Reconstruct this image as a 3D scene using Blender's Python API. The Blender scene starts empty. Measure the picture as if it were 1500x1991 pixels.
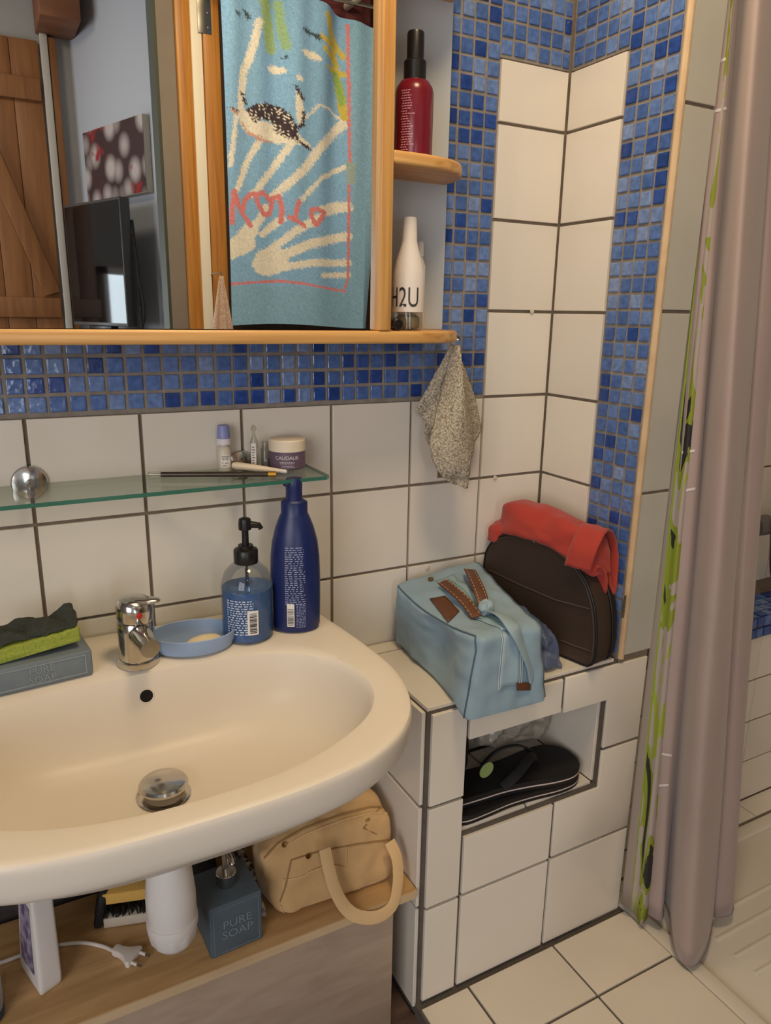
import bpy, bmesh, math, random
import numpy as np
from mathutils import Vector, Matrix, noise
from mathutils.bvhtree import BVHTree

random.seed(7)
scene = bpy.context.scene
COL = scene.collection
PI = math.pi

# ------------------------------------------------------------------ camera
# world: back (sink) wall is Y=0, the corner with the short return wall is X=0, tiled floor Z=0, metres
CAM = Vector((-0.9541, -1.1221, 1.1729))
CR = Matrix(((0.88229214, 0.10796429, -0.45815314), (-0.47040334, 0.23692247, -0.85005202), (0.01677151, 0.96551098, 0.25982159)))
FPX, W, H = 1438.3, 1500.0, 1991.0
cam_d = bpy.data.cameras.new('camera')
cam_o = bpy.data.objects.new('camera', cam_d)
COL.objects.link(cam_o)
cam_o.matrix_world = Matrix.Translation(CAM) @ CR.to_4x4()
cam_d.sensor_fit = 'VERTICAL'
cam_d.sensor_height = 24.0
cam_d.lens = FPX / H * 24.0
cam_d.clip_start = 0.02
scene.camera = cam_o

# ------------------------------------------------------------------ world, lights, exposure
world = bpy.data.worlds.new('world')
scene.world = world
world.use_nodes = True
world.node_tree.nodes['Background'].inputs[0].default_value = (0.75, 0.80, 0.95, 1)
world.node_tree.nodes['Background'].inputs[1].default_value = 0.10
vs = scene.view_settings
vs.view_transform = 'Standard'
vs.look = 'None'
vs.gamma = 1.0
vs.exposure = -0.24
vs.use_curve_mapping = False


def area_light(name, loc, target, size, power, color, sy=None):
    d = bpy.data.lights.new(name, 'AREA')
    d.energy = power
    d.color = color
    d.size = size
    if sy:
        d.shape = 'RECTANGLE'
        d.size_y = sy
    else:
        d.shape = 'DISK'
    o = bpy.data.objects.new(name, d)
    COL.objects.link(o)
    o.location = loc
    o.rotation_euler = (Vector(target) - Vector(loc)).to_track_quat('-Z', 'Y').to_euler()
    return o


# warm ceiling lamp, daylight from the window of the room behind the camera
area_light('ceiling_light', (-0.50, -0.72, 2.30), (-0.46, -0.45, 0.0), 0.34, 13.6, (1.0, 0.75, 0.44))
area_light('window_light', (-2.58, -2.35, 1.40), (-0.9, -1.75, 1.0), 1.6, 50.0, (0.97, 0.95, 0.97), 1.5)
area_light('mirror_lamp_light', (-0.62, -0.16, 2.02), (-0.25, -1.25, 1.35), 0.45, 5.4, (1.0, 0.80, 0.54), 0.06)
area_light('bedroom_fill_light', (-1.15, -2.6, 2.55), (-0.9, -3.2, 1.0), 0.3, 6.5, (1.0, 0.80, 0.58))  # unseen fill, added to brighten the bedroom and its plank door

# ------------------------------------------------------------------ pixel -> place helpers (a pixel gives a direction only)


def ray(x, y):
    return CR @ Vector(((x - 750) / FPX, -(y - 995.5) / FPX, -1))


def _hit(x, y, ax, v):
    d = ray(x, y)
    return CAM + d * ((v - CAM[ax]) / d[ax])


def hx(x, y, X): return _hit(x, y, 0, X)
def hy(x, y, Y): return _hit(x, y, 1, Y)
def hz(x, y, Z): return _hit(x, y, 2, Z)


YM = -0.11                                    # mirror plane


def vr(x, y, Yr):                             # a thing seen in the mirror that really stands at depth Yr
    h = _hit(x, y, 1, 2 * YM - Yr)
    return Vector((h.x, Yr, h.z))


# ------------------------------------------------------------------ materials
def lin(c):
    out = []
    for v in c:
        v = v / 255.0
        out.append(v / 12.92 if v <= 0.04045 else ((v + 0.055) / 1.055) ** 2.4)
    return tuple(out) + (1.0,)


MATS = {}


def mat(name, rgb, rough=0.5, metal=0.0, spec=0.5, noise_amt=0.0, noise_scale=20.0, rgb2=None, bump=0.0, bump_scale=80.0,
        stretch=None, coat=0.0, sheen=0.0, trans=0.0, ior=1.45, alpha=1.0, rand=0.0, sss=0.0):
    if name in MATS:
        return MATS[name]
    m = bpy.data.materials.new(name)
    m.use_nodes = True
    nt = m.node_tree
    b = nt.nodes['Principled BSDF']
    c1 = lin(rgb)
    b.inputs['Base Color'].default_value = c1
    b.inputs['Roughness'].default_value = rough
    b.inputs['Metallic'].default_value = metal
    b.inputs['Specular IOR Level'].default_value = spec
    b.inputs['Coat Weight'].default_value = coat
    b.inputs['Sheen Weight'].default_value = sheen
    b.inputs['Transmission Weight'].default_value = trans
    b.inputs['IOR'].default_value = ior
    b.inputs['Alpha'].default_value = alpha
    if sss:
        b.inputs['Subsurface Weight'].default_value = sss
        b.inputs['Subsurface Scale'].default_value = 0.01
    tc = nt.nodes.new('ShaderNodeTexCoord')
    vec = tc.outputs['Object']
    if stretch:
        mp = nt.nodes.new('ShaderNodeMapping')
        mp.inputs['Scale'].default_value = stretch
        nt.links.new(vec, mp.inputs['Vector'])
        vec = mp.outputs['Vector']
    col = None
    if noise_amt > 0:
        n = nt.nodes.new('ShaderNodeTexNoise')
        n.inputs['Scale'].default_value = noise_scale
        n.inputs['Detail'].default_value = 6
        nt.links.new(vec, n.inputs['Vector'])
        r = nt.nodes.new('ShaderNodeValToRGB')
        r.color_ramp.elements[0].position = 0.5 - 0.5 * noise_amt
        r.color_ramp.elements[1].position = 0.5 + 0.5 * noise_amt
        r.color_ramp.elements[0].color = c1
        r.color_ramp.elements[1].color = lin(rgb2 or tuple(v * 0.8 for v in rgb))
        nt.links.new(n.outputs['Fac'], r.inputs['Fac'])
        col = r.outputs['Color']
    if rand > 0:
        oi = nt.nodes.new('ShaderNodeObjectInfo')
        mr = nt.nodes.new('ShaderNodeMapRange')
        mr.inputs['To Min'].default_value = 1 - rand
        mr.inputs['To Max'].default_value = 1 + rand * 0.4
        nt.links.new(oi.outputs['Random'], mr.inputs['Value'])
        hs = nt.nodes.new('ShaderNodeHueSaturation')
        nt.links.new(mr.outputs['Result'], hs.inputs['Value'])
        if col:
            nt.links.new(col, hs.inputs['Color'])
        else:
            hs.inputs['Color'].default_value = c1
        col = hs.outputs['Color']
    if col:
        nt.links.new(col, b.inputs['Base Color'])
    if bump > 0:
        n2 = nt.nodes.new('ShaderNodeTexNoise')
        n2.inputs['Scale'].default_value = bump_scale
        n2.inputs['Detail'].default_value = 4
        nt.links.new(vec, n2.inputs['Vector'])
        bp = nt.nodes.new('ShaderNodeBump')
        bp.inputs['Strength'].default_value = bump
        bp.inputs['Distance'].default_value = 0.002
        nt.links.new(n2.outputs['Fac'], bp.inputs['Height'])
        nt.links.new(bp.outputs['Normal'], b.inputs['Normal'])
    MATS[name] = m
    return m


def wood(name, rgb, rgb2, scale=(1, 14, 14), rough=0.45, wscale=3.0):
    if name in MATS:
        return MATS[name]
    m = bpy.data.materials.new(name)
    m.use_nodes = True
    nt = m.node_tree
    b = nt.nodes['Principled BSDF']
    b.inputs['Roughness'].default_value = rough
    tc = nt.nodes.new('ShaderNodeTexCoord')
    mp = nt.nodes.new('ShaderNodeMapping')
    mp.inputs['Scale'].default_value = scale
    nt.links.new(tc.outputs['Object'], mp.inputs['Vector'])
    n = nt.nodes.new('ShaderNodeTexNoise')
    n.inputs['Scale'].default_value = wscale
    n.inputs['Detail'].default_value = 8
    n.inputs['Distortion'].default_value = 0.6
    nt.links.new(mp.outputs['Vector'], n.inputs['Vector'])
    r = nt.nodes.new('ShaderNodeValToRGB')
    r.color_ramp.elements[0].position = 0.32
    r.color_ramp.elements[1].position = 0.68
    r.color_ramp.elements[0].color = lin(rgb2)
    r.color_ramp.elements[1].color = lin(rgb)
    nt.links.new(n.outputs['Fac'], r.inputs['Fac'])
    nt.links.new(r.outputs['Color'], b.inputs['Base Color'])
    bp = nt.nodes.new('ShaderNodeBump')
    bp.inputs['Strength'].default_value = 0.12
    bp.inputs['Distance'].default_value = 0.001
    nt.links.new(n.outputs['Fac'], bp.inputs['Height'])
    nt.links.new(bp.outputs['Normal'], b.inputs['Normal'])
    MATS[name] = m
    return m


def mosaic_mat():
    m = bpy.data.materials.new('mosaic_blue')
    m.use_nodes = True
    nt = m.node_tree
    b = nt.nodes['Principled BSDF']
    b.inputs['Roughness'].default_value = 0.16
    oi = nt.nodes.new('ShaderNodeObjectInfo')
    r = nt.nodes.new('ShaderNodeValToRGB')
    r.color_ramp.interpolation = 'LINEAR'
    e = r.color_ramp.elements
    e[0].position = 0.0
    e[0].color = lin((32, 60, 122))
    e[1].position = 1.0
    e[1].color = lin((122, 142, 182))
    for p, c in ((0.16, (44, 74, 144)), (0.22, (66, 94, 150)), (0.55, (80, 108, 164)), (0.85, (100, 126, 174))):
        k = e.new(p)
        k.color = lin(c)
    nt.links.new(oi.outputs['Random'], r.inputs['Fac'])
    tc = nt.nodes.new('ShaderNodeTexCoord')
    ad = nt.nodes.new('ShaderNodeVectorMath')
    nt.links.new(tc.outputs['Object'], ad.inputs[0])
    nt.links.new(oi.outputs['Location'], ad.inputs[1])
    n = nt.nodes.new('ShaderNodeTexNoise')
    n.inputs['Scale'].default_value = 110
    n.inputs['Detail'].default_value = 5
    nt.links.new(ad.outputs['Vector'], n.inputs['Vector'])
    mr = nt.nodes.new('ShaderNodeMapRange')
    mr.inputs['From Min'].default_value = 0.3
    mr.inputs['From Max'].default_value = 0.7
    mr.inputs['To Min'].default_value = 0.78
    mr.inputs['To Max'].default_value = 1.25
    nt.links.new(n.outputs['Fac'], mr.inputs['Value'])
    hs = nt.nodes.new('ShaderNodeHueSaturation')
    nt.links.new(r.outputs['Color'], hs.inputs['Color'])
    nt.links.new(mr.outputs['Result'], hs.inputs['Value'])
    nt.links.new(hs.outputs['Color'], b.inputs['Base Color'])
    n2 = nt.nodes.new('ShaderNodeTexNoise')
    n2.inputs['Scale'].default_value = 60
    nt.links.new(ad.outputs['Vector'], n2.inputs['Vector'])
    bp = nt.nodes.new('ShaderNodeBump')
    bp.inputs['Strength'].default_value = 0.5
    bp.inputs['Distance'].default_value = 0.002
    nt.links.new(n2.outputs['Fac'], bp.inputs['Height'])
    nt.links.new(bp.outputs['Normal'], b.inputs['Normal'])
    MATS['mosaic_blue'] = m
    return m


def clear_mat(name, rgb, refl=0.10, rough=0.02):
    """thin clear glass / plastic: lets light pass, mirrors a little by Fresnel"""
    m = bpy.data.materials.new(name)
    m.use_nodes = True
    nt = m.node_tree
    nt.nodes.remove(nt.nodes['Principled BSDF'])
    out = nt.nodes['Material Output']
    t = nt.nodes.new('ShaderNodeBsdfTransparent')
    t.inputs[0].default_value = lin(rgb)
    g = nt.nodes.new('ShaderNodeBsdfGlossy')
    g.inputs['Roughness'].default_value = rough
    lw = nt.nodes.new('ShaderNodeFresnel')
    lw.inputs[0].default_value = 1.45
    mx = nt.nodes.new('ShaderNodeMixShader')
    ad = nt.nodes.new('ShaderNodeMath')
    ad.operation = 'MULTIPLY_ADD'
    ad.inputs[1].default_value = 0.38
    ad.inputs[2].default_value = refl * 0.3
    nt.links.new(lw.outputs[0], ad.inputs[0])
    nt.links.new(ad.outputs[0], mx.inputs[0])
    nt.links.new(t.outputs[0], mx.inputs[1])
    nt.links.new(g.outputs[0], mx.inputs[2])
    nt.links.new(mx.outputs[0], out.inputs['Surface'])
    MATS[name] = m
    return m


M_TILE = mat('white_tile', (226, 218, 204), 0.12, noise_amt=0.6, noise_scale=4, rgb2=(220, 211, 196), bump=0.05, bump_scale=9, rand=0.05)
M_TILE_END = mat('grey_white_tile', (196, 192, 178), 0.22, noise_amt=0.7, noise_scale=6, rgb2=(178, 176, 164))
M_FTILE = mat('floor_tile', (222, 212, 196), 0.22, noise_amt=0.6, noise_scale=5, rgb2=(214, 203, 186), rand=0.04)
M_GROUT_D = mat('grout_dark', (104, 94, 84), 0.9, noise_amt=0.8, noise_scale=60, rgb2=(82, 74, 66), bump=0.4, bump_scale=300)
M_GROUT = mat('grout', (140, 124, 106), 0.9, noise_amt=0.8, noise_scale=60, rgb2=(112, 98, 82), bump=0.4, bump_scale=300)
M_GROUTL = mat('mosaic_grout', (152, 144, 134), 0.9, noise_amt=0.8, noise_scale=60, rgb2=(116, 106, 96), bump=0.4, bump_scale=300)
M_MOSAIC = mosaic_mat()
M_CERAMIC = mat('ceramic', (220, 210, 194), 0.30, spec=.18)
M_CHROME = mat('chrome', (200, 196, 190), 0.16, 1.0, bump=0.08, bump_scale=120)
M_STEEL = mat('steel', (165, 160, 152), 0.28, 1.0)
M_PINE = wood('pine', (224, 176, 108), (188, 134, 72), (1.0, 40, 40), 0.38)
M_PINE_V = wood('pine_upright', (220, 170, 100), (188, 134, 70), (40, 40, 1.0), 0.38)
M_PINE_DARK = wood('pine_door', (156, 106, 62), (134, 88, 52), (14, 14, 1.0), 0.5)
M_PINE_CASE = wood('pine_casing', (208, 146, 64), (172, 108, 42), (30, 30, 1.0), 0.4)
M_BOARD = wood('board_wood', (196, 158, 108), (172, 132, 84), (2, 18, 18), 0.4)
M_PANEL = wood('panel_wood', (178, 158, 138), (164, 142, 122), (3, 10, 14), 0.45)
M_DARKFLOOR = wood('dark_laminate', (98, 76, 64), (74, 56, 48), (1.5, 12, 12), 0.5)
M_PLASTER = mat('plaster', (176, 178, 180), 0.9, noise_amt=0.5, noise_scale=6, rgb2=(168, 168, 168))
M_MIRROR = mat('mirror_silver', (222, 224, 222), 0.008, 1.0)
M_BLACKP = mat('black_plastic', (24, 22, 22), 0.35)
M_WHITEP = mat('white_plastic', (222, 216, 210), 0.35)

# ------------------------------------------------------------------ mesh helpers


class MB:
    def __init__(self):
        self.v = []
        self.f = []

    def add(self, vs_, fs):
        n = len(self.v)
        self.v += [Vector(p) for p in vs_]
        self.f += [tuple(i + n for i in f) for f in fs]
        return self

    def box(self, lo, hi):
        x0, y0, z0 = lo
        x1, y1, z1 = hi
        vs_ = [(x0, y0, z0), (x1, y0, z0), (x1, y1, z0), (x0, y1, z0), (x0, y0, z1), (x1, y0, z1), (x1, y1, z1), (x0, y1, z1)]
        return self.add(vs_, [(0, 3, 2, 1), (4, 5, 6, 7), (0, 1, 5, 4), (1, 2, 6, 5), (2, 3, 7, 6), (3, 0, 4, 7)])

    def loft(self, rings, closed=True, cap0=True, cap1=True):
        n = len(rings[0])
        vs_ = [p for r in rings for p in r]
        fs = []
        for i in range(len(rings) - 1):
            for j in range(n if closed else n - 1):
                k = (j + 1) % n
                fs.append((i * n + j, i * n + k, (i + 1) * n + k, (i + 1) * n + j))
        if cap0:
            fs.append(tuple(range(n - 1, -1, -1)))
        if cap1:
            fs.append(tuple((len(rings) - 1) * n + j for j in range(n)))
        return self.add(vs_, fs)

    def lathe(self, prof, n=32, c=(0, 0, 0), sx=1.0, sy=1.0, cap0=True, cap1=True):
        rings = []
        for r, z in prof:
            rings.append([(c[0] + sx * r * math.cos(2 * PI * k / n), c[1] + sy * r * math.sin(2 * PI * k / n), c[2] + z) for k in range(n)])
        return self.loft(rings, True, cap0, cap1)

    def tube(self, pts, r, n=10, caps=True, flat=None):
        pts = [Vector(p) for p in pts]
        rings = []
        up = None
        for i, p in enumerate(pts):
            a = pts[max(i - 1, 0)]
            b = pts[min(i + 1, len(pts) - 1)]
            t = (b - a)
            if t.length < 1e-9:
                t = Vector((0, 0, 1))
            t.normalize()
            if up is None:
                up = Vector((0, 0, 1)) if abs(t.z) < 0.9 else Vector((0, 1, 0))
            s = t.cross(up)
            if s.length < 1e-6:
                s = t.cross(Vector((1, 0, 0)))
            s.normalize()
            up = s.cross(t).normalized()
            rr = r[i] if isinstance(r, (list, tuple)) else r
            fl = flat or 1.0
            rings.append([p + s * rr * math.cos(2 * PI * k / n) + up * rr * fl * math.sin(2 * PI * k / n) for k in range(n)])
        return self.loft(rings, True, caps, caps)

    def grid(self, fn, nu, nv):
        vs_ = [fn(i / nu, j / nv) for j in range(nv + 1) for i in range(nu + 1)]
        fs = [(j * (nu + 1) + i, j * (nu + 1) + i + 1, (j + 1) * (nu + 1) + i + 1, (j + 1) * (nu + 1) + i) for j in range(nv) for i in range(nu)]
        return self.add(vs_, fs)

    def prism(self, poly, d):
        """poly: list of 3-D points (planar), d: extrusion vector"""
        d = Vector(d)
        a = [Vector(p) for p in poly]
        return self.loft([a, [p + d for p in a]])

    def xf(self, mtx):
        self.v = [mtx @ p for p in self.v]
        return self

    def mesh(self, name):
        me = bpy.data.meshes.new(name)
        me.from_pydata([tuple(p) for p in self.v], [], self.f)
        me.validate()
        bm = bmesh.new()
        bm.from_mesh(me)
        bmesh.ops.recalc_face_normals(bm, faces=bm.faces)
        bm.to_mesh(me)
        bm.free()
        return me

    def build(self, name, material, parent=None, smooth=True, bevel=0.0, seg=2, sub=0, thick=0.0, angle=35):
        me = self.mesh(name)
        o = bpy.data.objects.new(name, me)
        COL.objects.link(o)
        if material:
            me.materials.append(material)
        if smooth:
            for p in me.polygons:
                p.use_smooth = True
            if not (bevel or sub):
                try:
                    me.set_sharp_from_angle(angle=math.radians(angle))
                except Exception:
                    pass
        if thick:
            md = o.modifiers.new('thick', 'SOLIDIFY')
            md.thickness = thick
            md.offset = 0
        if bevel:
            md = o.modifiers.new('bevel', 'BEVEL')
            md.width = bevel
            md.segments = seg
            md.limit_method = 'ANGLE'
            md.angle_limit = math.radians(32)
            md.harden_normals = False
        if sub:
            md = o.modifiers.new('sub', 'SUBSURF')
            md.levels = sub
            md.render_levels = sub
        if parent is not None:
            o.parent = parent
            o.matrix_parent_inverse = parent.matrix_basis.inverted()   # meshes are written in place
        return o


def tag(o, label=None, cat=None, group=None, kind=None):
    if label:
        o['label'] = label
    if cat:
        o['category'] = cat
    if group:
        o['group'] = group
    if kind:
        o['kind'] = kind
    return o


def thing(name, label, cat, loc=(0, 0, 0), group=None, kind=None):
    o = bpy.data.objects.new(name, None)
    o.empty_display_size = 0.03
    COL.objects.link(o)
    o.location = loc
    return tag(o, label, cat, group, kind)


def lbl(o, s):
    o['label'] = s
    return o


def text_mesh(body, size):
    cu = bpy.data.curves.new('lettering', 'FONT')
    cu.body = body
    cu.size = size
    cu.align_x = 'CENTER'
    cu.align_y = 'CENTER'
    cu.resolution_u = 3
    ob = bpy.data.objects.new('lettering', cu)
    COL.objects.link(ob)
    dg = bpy.context.evaluated_depsgraph_get()
    me = bpy.data.meshes.new_from_object(ob.evaluated_get(dg))
    vs_ = [v.co.copy() for v in me.vertices]
    fs = [tuple(p.vertices) for p in me.polygons]
    bpy.data.objects.remove(ob)
    bpy.data.curves.remove(cu)
    bpy.data.meshes.remove(me)
    return vs_, fs


def flat_text(mb, body, size, origin, xdir, ydir, off=0.0005, depth=0.0):
    vs_, fs = text_mesh(body, size)
    xd = Vector(xdir).normalized()
    yd = Vector(ydir).normalized()
    n = xd.cross(yd).normalized()
    o = Vector(origin)
    mb.add([o + xd * v.x + yd * v.y + n * off for v in vs_], fs)
    if depth:
        pass
    return mb


def cyl_text(mb, body, size, c, R, z, ang, off=0.0007, sx=1.0):
    """lettering wrapped on an upright cylinder, facing direction ang"""
    vs_, fs = text_mesh(body, size)
    out = []
    for v in vs_:
        a = ang + v.x * sx / R
        out.append((c[0] + (R + off) * math.cos(a), c[1] + (R + off) * math.sin(a), z + v.y))
    return mb.add(out, fs)


def cyl_rect(mb, c, R, z0, z1, a0, a1, off=0.0004, n=6, sx=1.0, sy=1.0):
    rr = R + off
    return mb.grid(lambda u, v: Vector((c[0] + sx * rr * math.cos(a0 + (a1 - a0) * u), c[1] + sy * rr * math.sin(a0 + (a1 - a0) * u), z0 + (z1 - z0) * v)), n, 1)


class Soft:
    """rounded hexahedron through 8 corners: order (x-,y-,z-),(x+,y-,z-),(x+,y+,z-),(x-,y+,z-) then the same on top"""

    def __init__(self, corners, r=0.25, bulge=0.0, nz=0.0, nscale=12.0, seed=0.0, fold=None):
        self.c = [Vector(p) for p in corners]
        self.r = r
        self.b = bulge
        self.nz = nz
        self.ns = nscale
        self.seed = Vector((seed * 7.3, seed * 3.1, seed))
        self.fold = fold
        self.mid = sum(self.c, Vector()) / 8

    def pt(self, u, v, w, off=0.0):
        p = Vector((u, v, w))
        k = 1 - self.r
        q = Vector([max(-k, min(k, a)) for a in p])
        d = p - q
        nrm = d.copy()
        if d.length > 1e-9:
            d = d.normalized() * self.r
            p = q + d
        c = self.c
        a, b_, g = (p.x + 1) / 2, (p.y + 1) / 2, (p.z + 1) / 2
        bot = (c[0] * (1 - a) + c[1] * a) * (1 - b_) + (c[3] * (1 - a) + c[2] * a) * b_
        top = (c[4] * (1 - a) + c[5] * a) * (1 - b_) + (c[7] * (1 - a) + c[6] * a) * b_
        P = bot * (1 - g) + top * g
        # bulge outwards from the middle of each face
        ex = (c[1] + c[2] + c[5] + c[6] - c[0] - c[3] - c[4] - c[7]).normalized()
        ey = (c[2] + c[3] + c[6] + c[7] - c[0] - c[1] - c[4] - c[5]).normalized()
        ez = (c[4] + c[5] + c[6] + c[7] - c[0] - c[1] - c[2] - c[3]).normalized()
        P = P + ex * self.b * p.x * (1 - p.y ** 2) * (1 - p.z ** 2) + ey * self.b * p.y * (1 - p.x ** 2) * (1 - p.z ** 2)
        P = P + ez * self.b * max(p.z, 0) * (1 - p.x ** 2) * (1 - p.y ** 2)
        out = (ex * nrm.x + ey * nrm.y + ez * nrm.z)
        if out.length > 1e-9:
            out.normalize()
        if self.nz:
            s = noise.noise(P * self.ns + self.seed) + 0.5 * noise.noise(P * self.ns * 2.3 + self.seed)
            if w > -0.9:
                P = P + out * self.nz * s
        if self.fold:
            P = P + self.fold(p, ex, ey, ez)
        return P + out * off

    def mb(self, n=14):
        bm = bmesh.new()
        bmesh.ops.create_grid(bm, x_segments=1, y_segments=1, size=1)
        bm.free()
        m = MB()
        idx = {}

        def vid(i, j, k):
            key = (i, j, k)
            if key not in idx:
                idx[key] = len(m.v)
                m.v.append(self.pt(2 * i / n - 1, 2 * j / n - 1, 2 * k / n - 1))
            return idx[key]
        for a in range(n):
            for b in range(n):
                for s in (0, n):
                    m.f.append((vid(a, b, s), vid(a + 1, b, s), vid(a + 1, b + 1, s), vid(a, b + 1, s)))
                    m.f.append((vid(a, s, b), vid(a + 1, s, b), vid(a + 1, s, b + 1), vid(a, s, b + 1)))
                    m.f.append((vid(s, a, b), vid(s, a + 1, b), vid(s, a + 1, b + 1), vid(s, a, b + 1)))
        return m

    def path(self, pts, off=0.001, n=12):
        out = []
        for i in range(len(pts) - 1):
            a, b = Vector(pts[i]), Vector(pts[i + 1])
            for k in range(n):
                q = a.lerp(b, k / n)
                out.append(self.pt(*q, off))
        out.append(self.pt(*pts[-1], off))
        return out

    def patch(self, face, u0, u1, v0, v1, off=0.0012, nu=8, nv=8):
        """small patch lying on a face; face in 'x-','x+','y-','z+' ..."""
        s = -1.0 if face[1] == '-' else 1.0

        def fn(a, b):
            u, v = u0 + (u1 - u0) * a, v0 + (v1 - v0) * b
            t = {'x': (s, u, v), 'y': (u, s, v), 'z': (u, v, s)}[face[0]]
            return self.pt(*t, off)
        return MB().grid(fn, nu, nv)


def strap(pts, width, nrm, thick=0.002, n=6):
    """flat band along pts; nrm: function or vector for the face normal"""
    pts = catmull(pts, n)
    mb = MB()
    rings = []
    for i, p in enumerate(pts):
        t = (pts[min(i + 1, len(pts) - 1)] - pts[max(i - 1, 0)]).normalized()
        nn = Vector(nrm(i / (len(pts) - 1)) if callable(nrm) else nrm)
        s = t.cross(nn).normalized() * width / 2
        u = s.cross(t).normalized() * thick / 2
        rings.append([p - s - u, p + s - u, p + s + u, p - s + u])
    return mb.loft(rings)


def catmull(pts, n=6):
    pts = [Vector(p) for p in pts]
    if len(pts) < 3:
        return pts
    out = []
    P = [2 * pts[0] - pts[1]] + pts + [2 * pts[-1] - pts[-2]]
    for i in range(1, len(P) - 2):
        p0, p1, p2, p3 = P[i - 1:i + 3]
        for k in range(n):
            t = k / n
            out.append(0.5 * ((2 * p1) + (p2 - p0) * t + (2 * p0 - 5 * p1 + 4 * p2 - p3) * t * t + (3 * p1 - p0 - 3 * p2 + p3) * t ** 3))
    out.append(pts[-1])
    return out


def frame_from(o, xd, yd, zd):
    m = Matrix.Identity(4)
    for i, d in enumerate((xd, yd, zd)):
        for r in range(3):
            m[r][i] = d[r]
    for r in range(3):
        m[r][3] = o[r]
    return m


# ------------------------------------------------------------------ tiled surfaces
TILE_CACHE = {}


def tile(parent, name, material, o, ex, ey, w, h, t=0.006, bev=0.0012, jitter=0.0006):
    """one tile: lower-left corner o on the surface, ex/ey unit axes in the surface; sticks out along ex x ey"""
    key = (round(w, 4), round(h, 4), round(t, 4), material.name)
    if key not in TILE_CACHE:
        bm = bmesh.new()
        bmesh.ops.create_cube(bm, size=1)
        for v in bm.verts:
            v.co = Vector((v.co.x * w, v.co.y * h, (v.co.z + 0.5) * t))
        top = [e for e in bm.edges if all(v.co.z > t * 0.5 for v in e.verts)]
        bmesh.ops.bevel(bm, geom=top, offset=bev, segments=2, affect='EDGES', profile=0.6)
        me = bpy.data.meshes.new(name)
        bm.to_mesh(me)
        bm.free()
        me.materials.append(material)
        TILE_CACHE[key] = me
    ob = bpy.data.objects.new(name, TILE_CACHE[key])
    COL.objects.link(ob)
    ex, ey = Vector(ex), Vector(ey)
    n = ex.cross(ey)
    c = Vector(o) + ex * w / 2 + ey * h / 2 + n * random.uniform(-jitter, jitter)
    ob.matrix_world = frame_from(c, ex, ey, n) @ Matrix.Rotation(random.uniform(-1, 1) * 0.002, 4, 'X') @ Matrix.Rotation(random.uniform(-1, 1) * 0.002, 4, 'Y')
    if parent:
        ob.parent = parent
    return ob


G = 0.0052          # grout width
PM = 0.0262         # mosaic pitch
MS = 0.0214         # mosaic tile size
R0 = 1.0265         # top of the lower white tiling
TW = 0.1532
W1 = 0.1450
TH = 0.006


def mosaic(parent, o, ex, ey, nu, nv):
    ex, ey = Vector(ex), Vector(ey)
    for i in range(nu):
        for j in range(nv):
            p = Vector(o) + ex * (i * PM + 0.0024 + random.uniform(-.0005, .0005)) + ey * (j * PM + 0.0024 + random.uniform(-.0005, .0005))
            tile(parent, 'mosaic_tile', M_MOSAIC, p, ex, ey, MS, MS, TH - 0.001, 0.0018, 0.0007)


XD, YD, ZD = Vector((1, 0, 0)), Vector((0, 1, 0)), Vector((0, 0, 1))

# back wall: grout bed at Y=0.006 so that tile faces stand at Y=0
wall_back = MB().box((-2.0, 0.006, -0.05), (0.12, 0.12, 2.62)).build('wall_back', M_GROUT, smooth=False)
tag(wall_back, 'white tiled wall behind the washbasin with a blue mosaic border', kind='structure')
for i in range(9):
    x1 = 0.0 if i == 0 else -(W1 + 0.0026 + (i - 1) * TW)
    w = (W1 + 0.0026 if i == 0 else TW)
    for j in range(4):
        tile(wall_back, 'tile', M_TILE, (x1 - w + G / 2, 0.006, R0 - (j + 1) * 0.153 + G / 2), XD, ZD, w - G, 0.153 - G)
for j in range(4):                                  # column in the corner above
    z0 = R0 + j * 0.153
    h = 0.153 if j < 3 else 1.583 - z0
    tile(wall_back, 'tile', M_TILE, (-W1 - 0.0026 + G / 2, 0.006, z0 + G / 2), XD, ZD, W1 + 0.0026 - G, h - G)
XS = -(W1 + 0.0026)
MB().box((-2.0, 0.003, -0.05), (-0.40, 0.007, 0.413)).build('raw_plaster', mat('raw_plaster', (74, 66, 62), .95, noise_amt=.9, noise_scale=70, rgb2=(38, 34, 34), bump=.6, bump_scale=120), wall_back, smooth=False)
gl = MB().box((XS - 4 * PM - 1.0, 0.0035, R0 - 0.0015), (XS, 0.006, R0 + 4 * PM + 0.03)).box((XS - 4 * PM - .03, 0.0035, R0 + 4 * PM + .03), (XS, 0.006, 1.74)).box((XS, 0.0035, 1.5835), (0.0, 0.006, 1.74))
gl.build('mosaic_bed', M_GROUTL, wall_back, smooth=False)
mosaic(wall_back, (XS - 4 * PM, 0.006, R0 + 4 * PM), XD, ZD, 4, 22)          # upright strip
mosaic(wall_back, (XS - 38 * PM, 0.006, R0 + 0.003), XD, ZD, 38, 4)          # strip under the cabinet
mosaic(wall_back, (XS, 0.006, 1.586), XD, ZD, 5, 5)
for j in range(5):                                  # cut pieces in the corner
    tile(wall_back, 'mosaic_tile', M_MOSAIC, (XS + 5 * PM + 0.0015, 0.006, 1.586 + j * PM + 0.0015), XD, ZD, 0.013, MS, TH - 0.001, 0.0018)
up = MB()
for i in range(9):
    for j in range(3):
        x, z = XS - 4 * PM + i * PM + 0.0015, 1.586 + (6 + j) * PM - 0.02
        up.box((x, 0.001, z), (x + MS, 0.006, z + MS))
tag(up.build('mosaic_field', M_MOSAIC, wall_back, smooth=False), kind='stuff')

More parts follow.
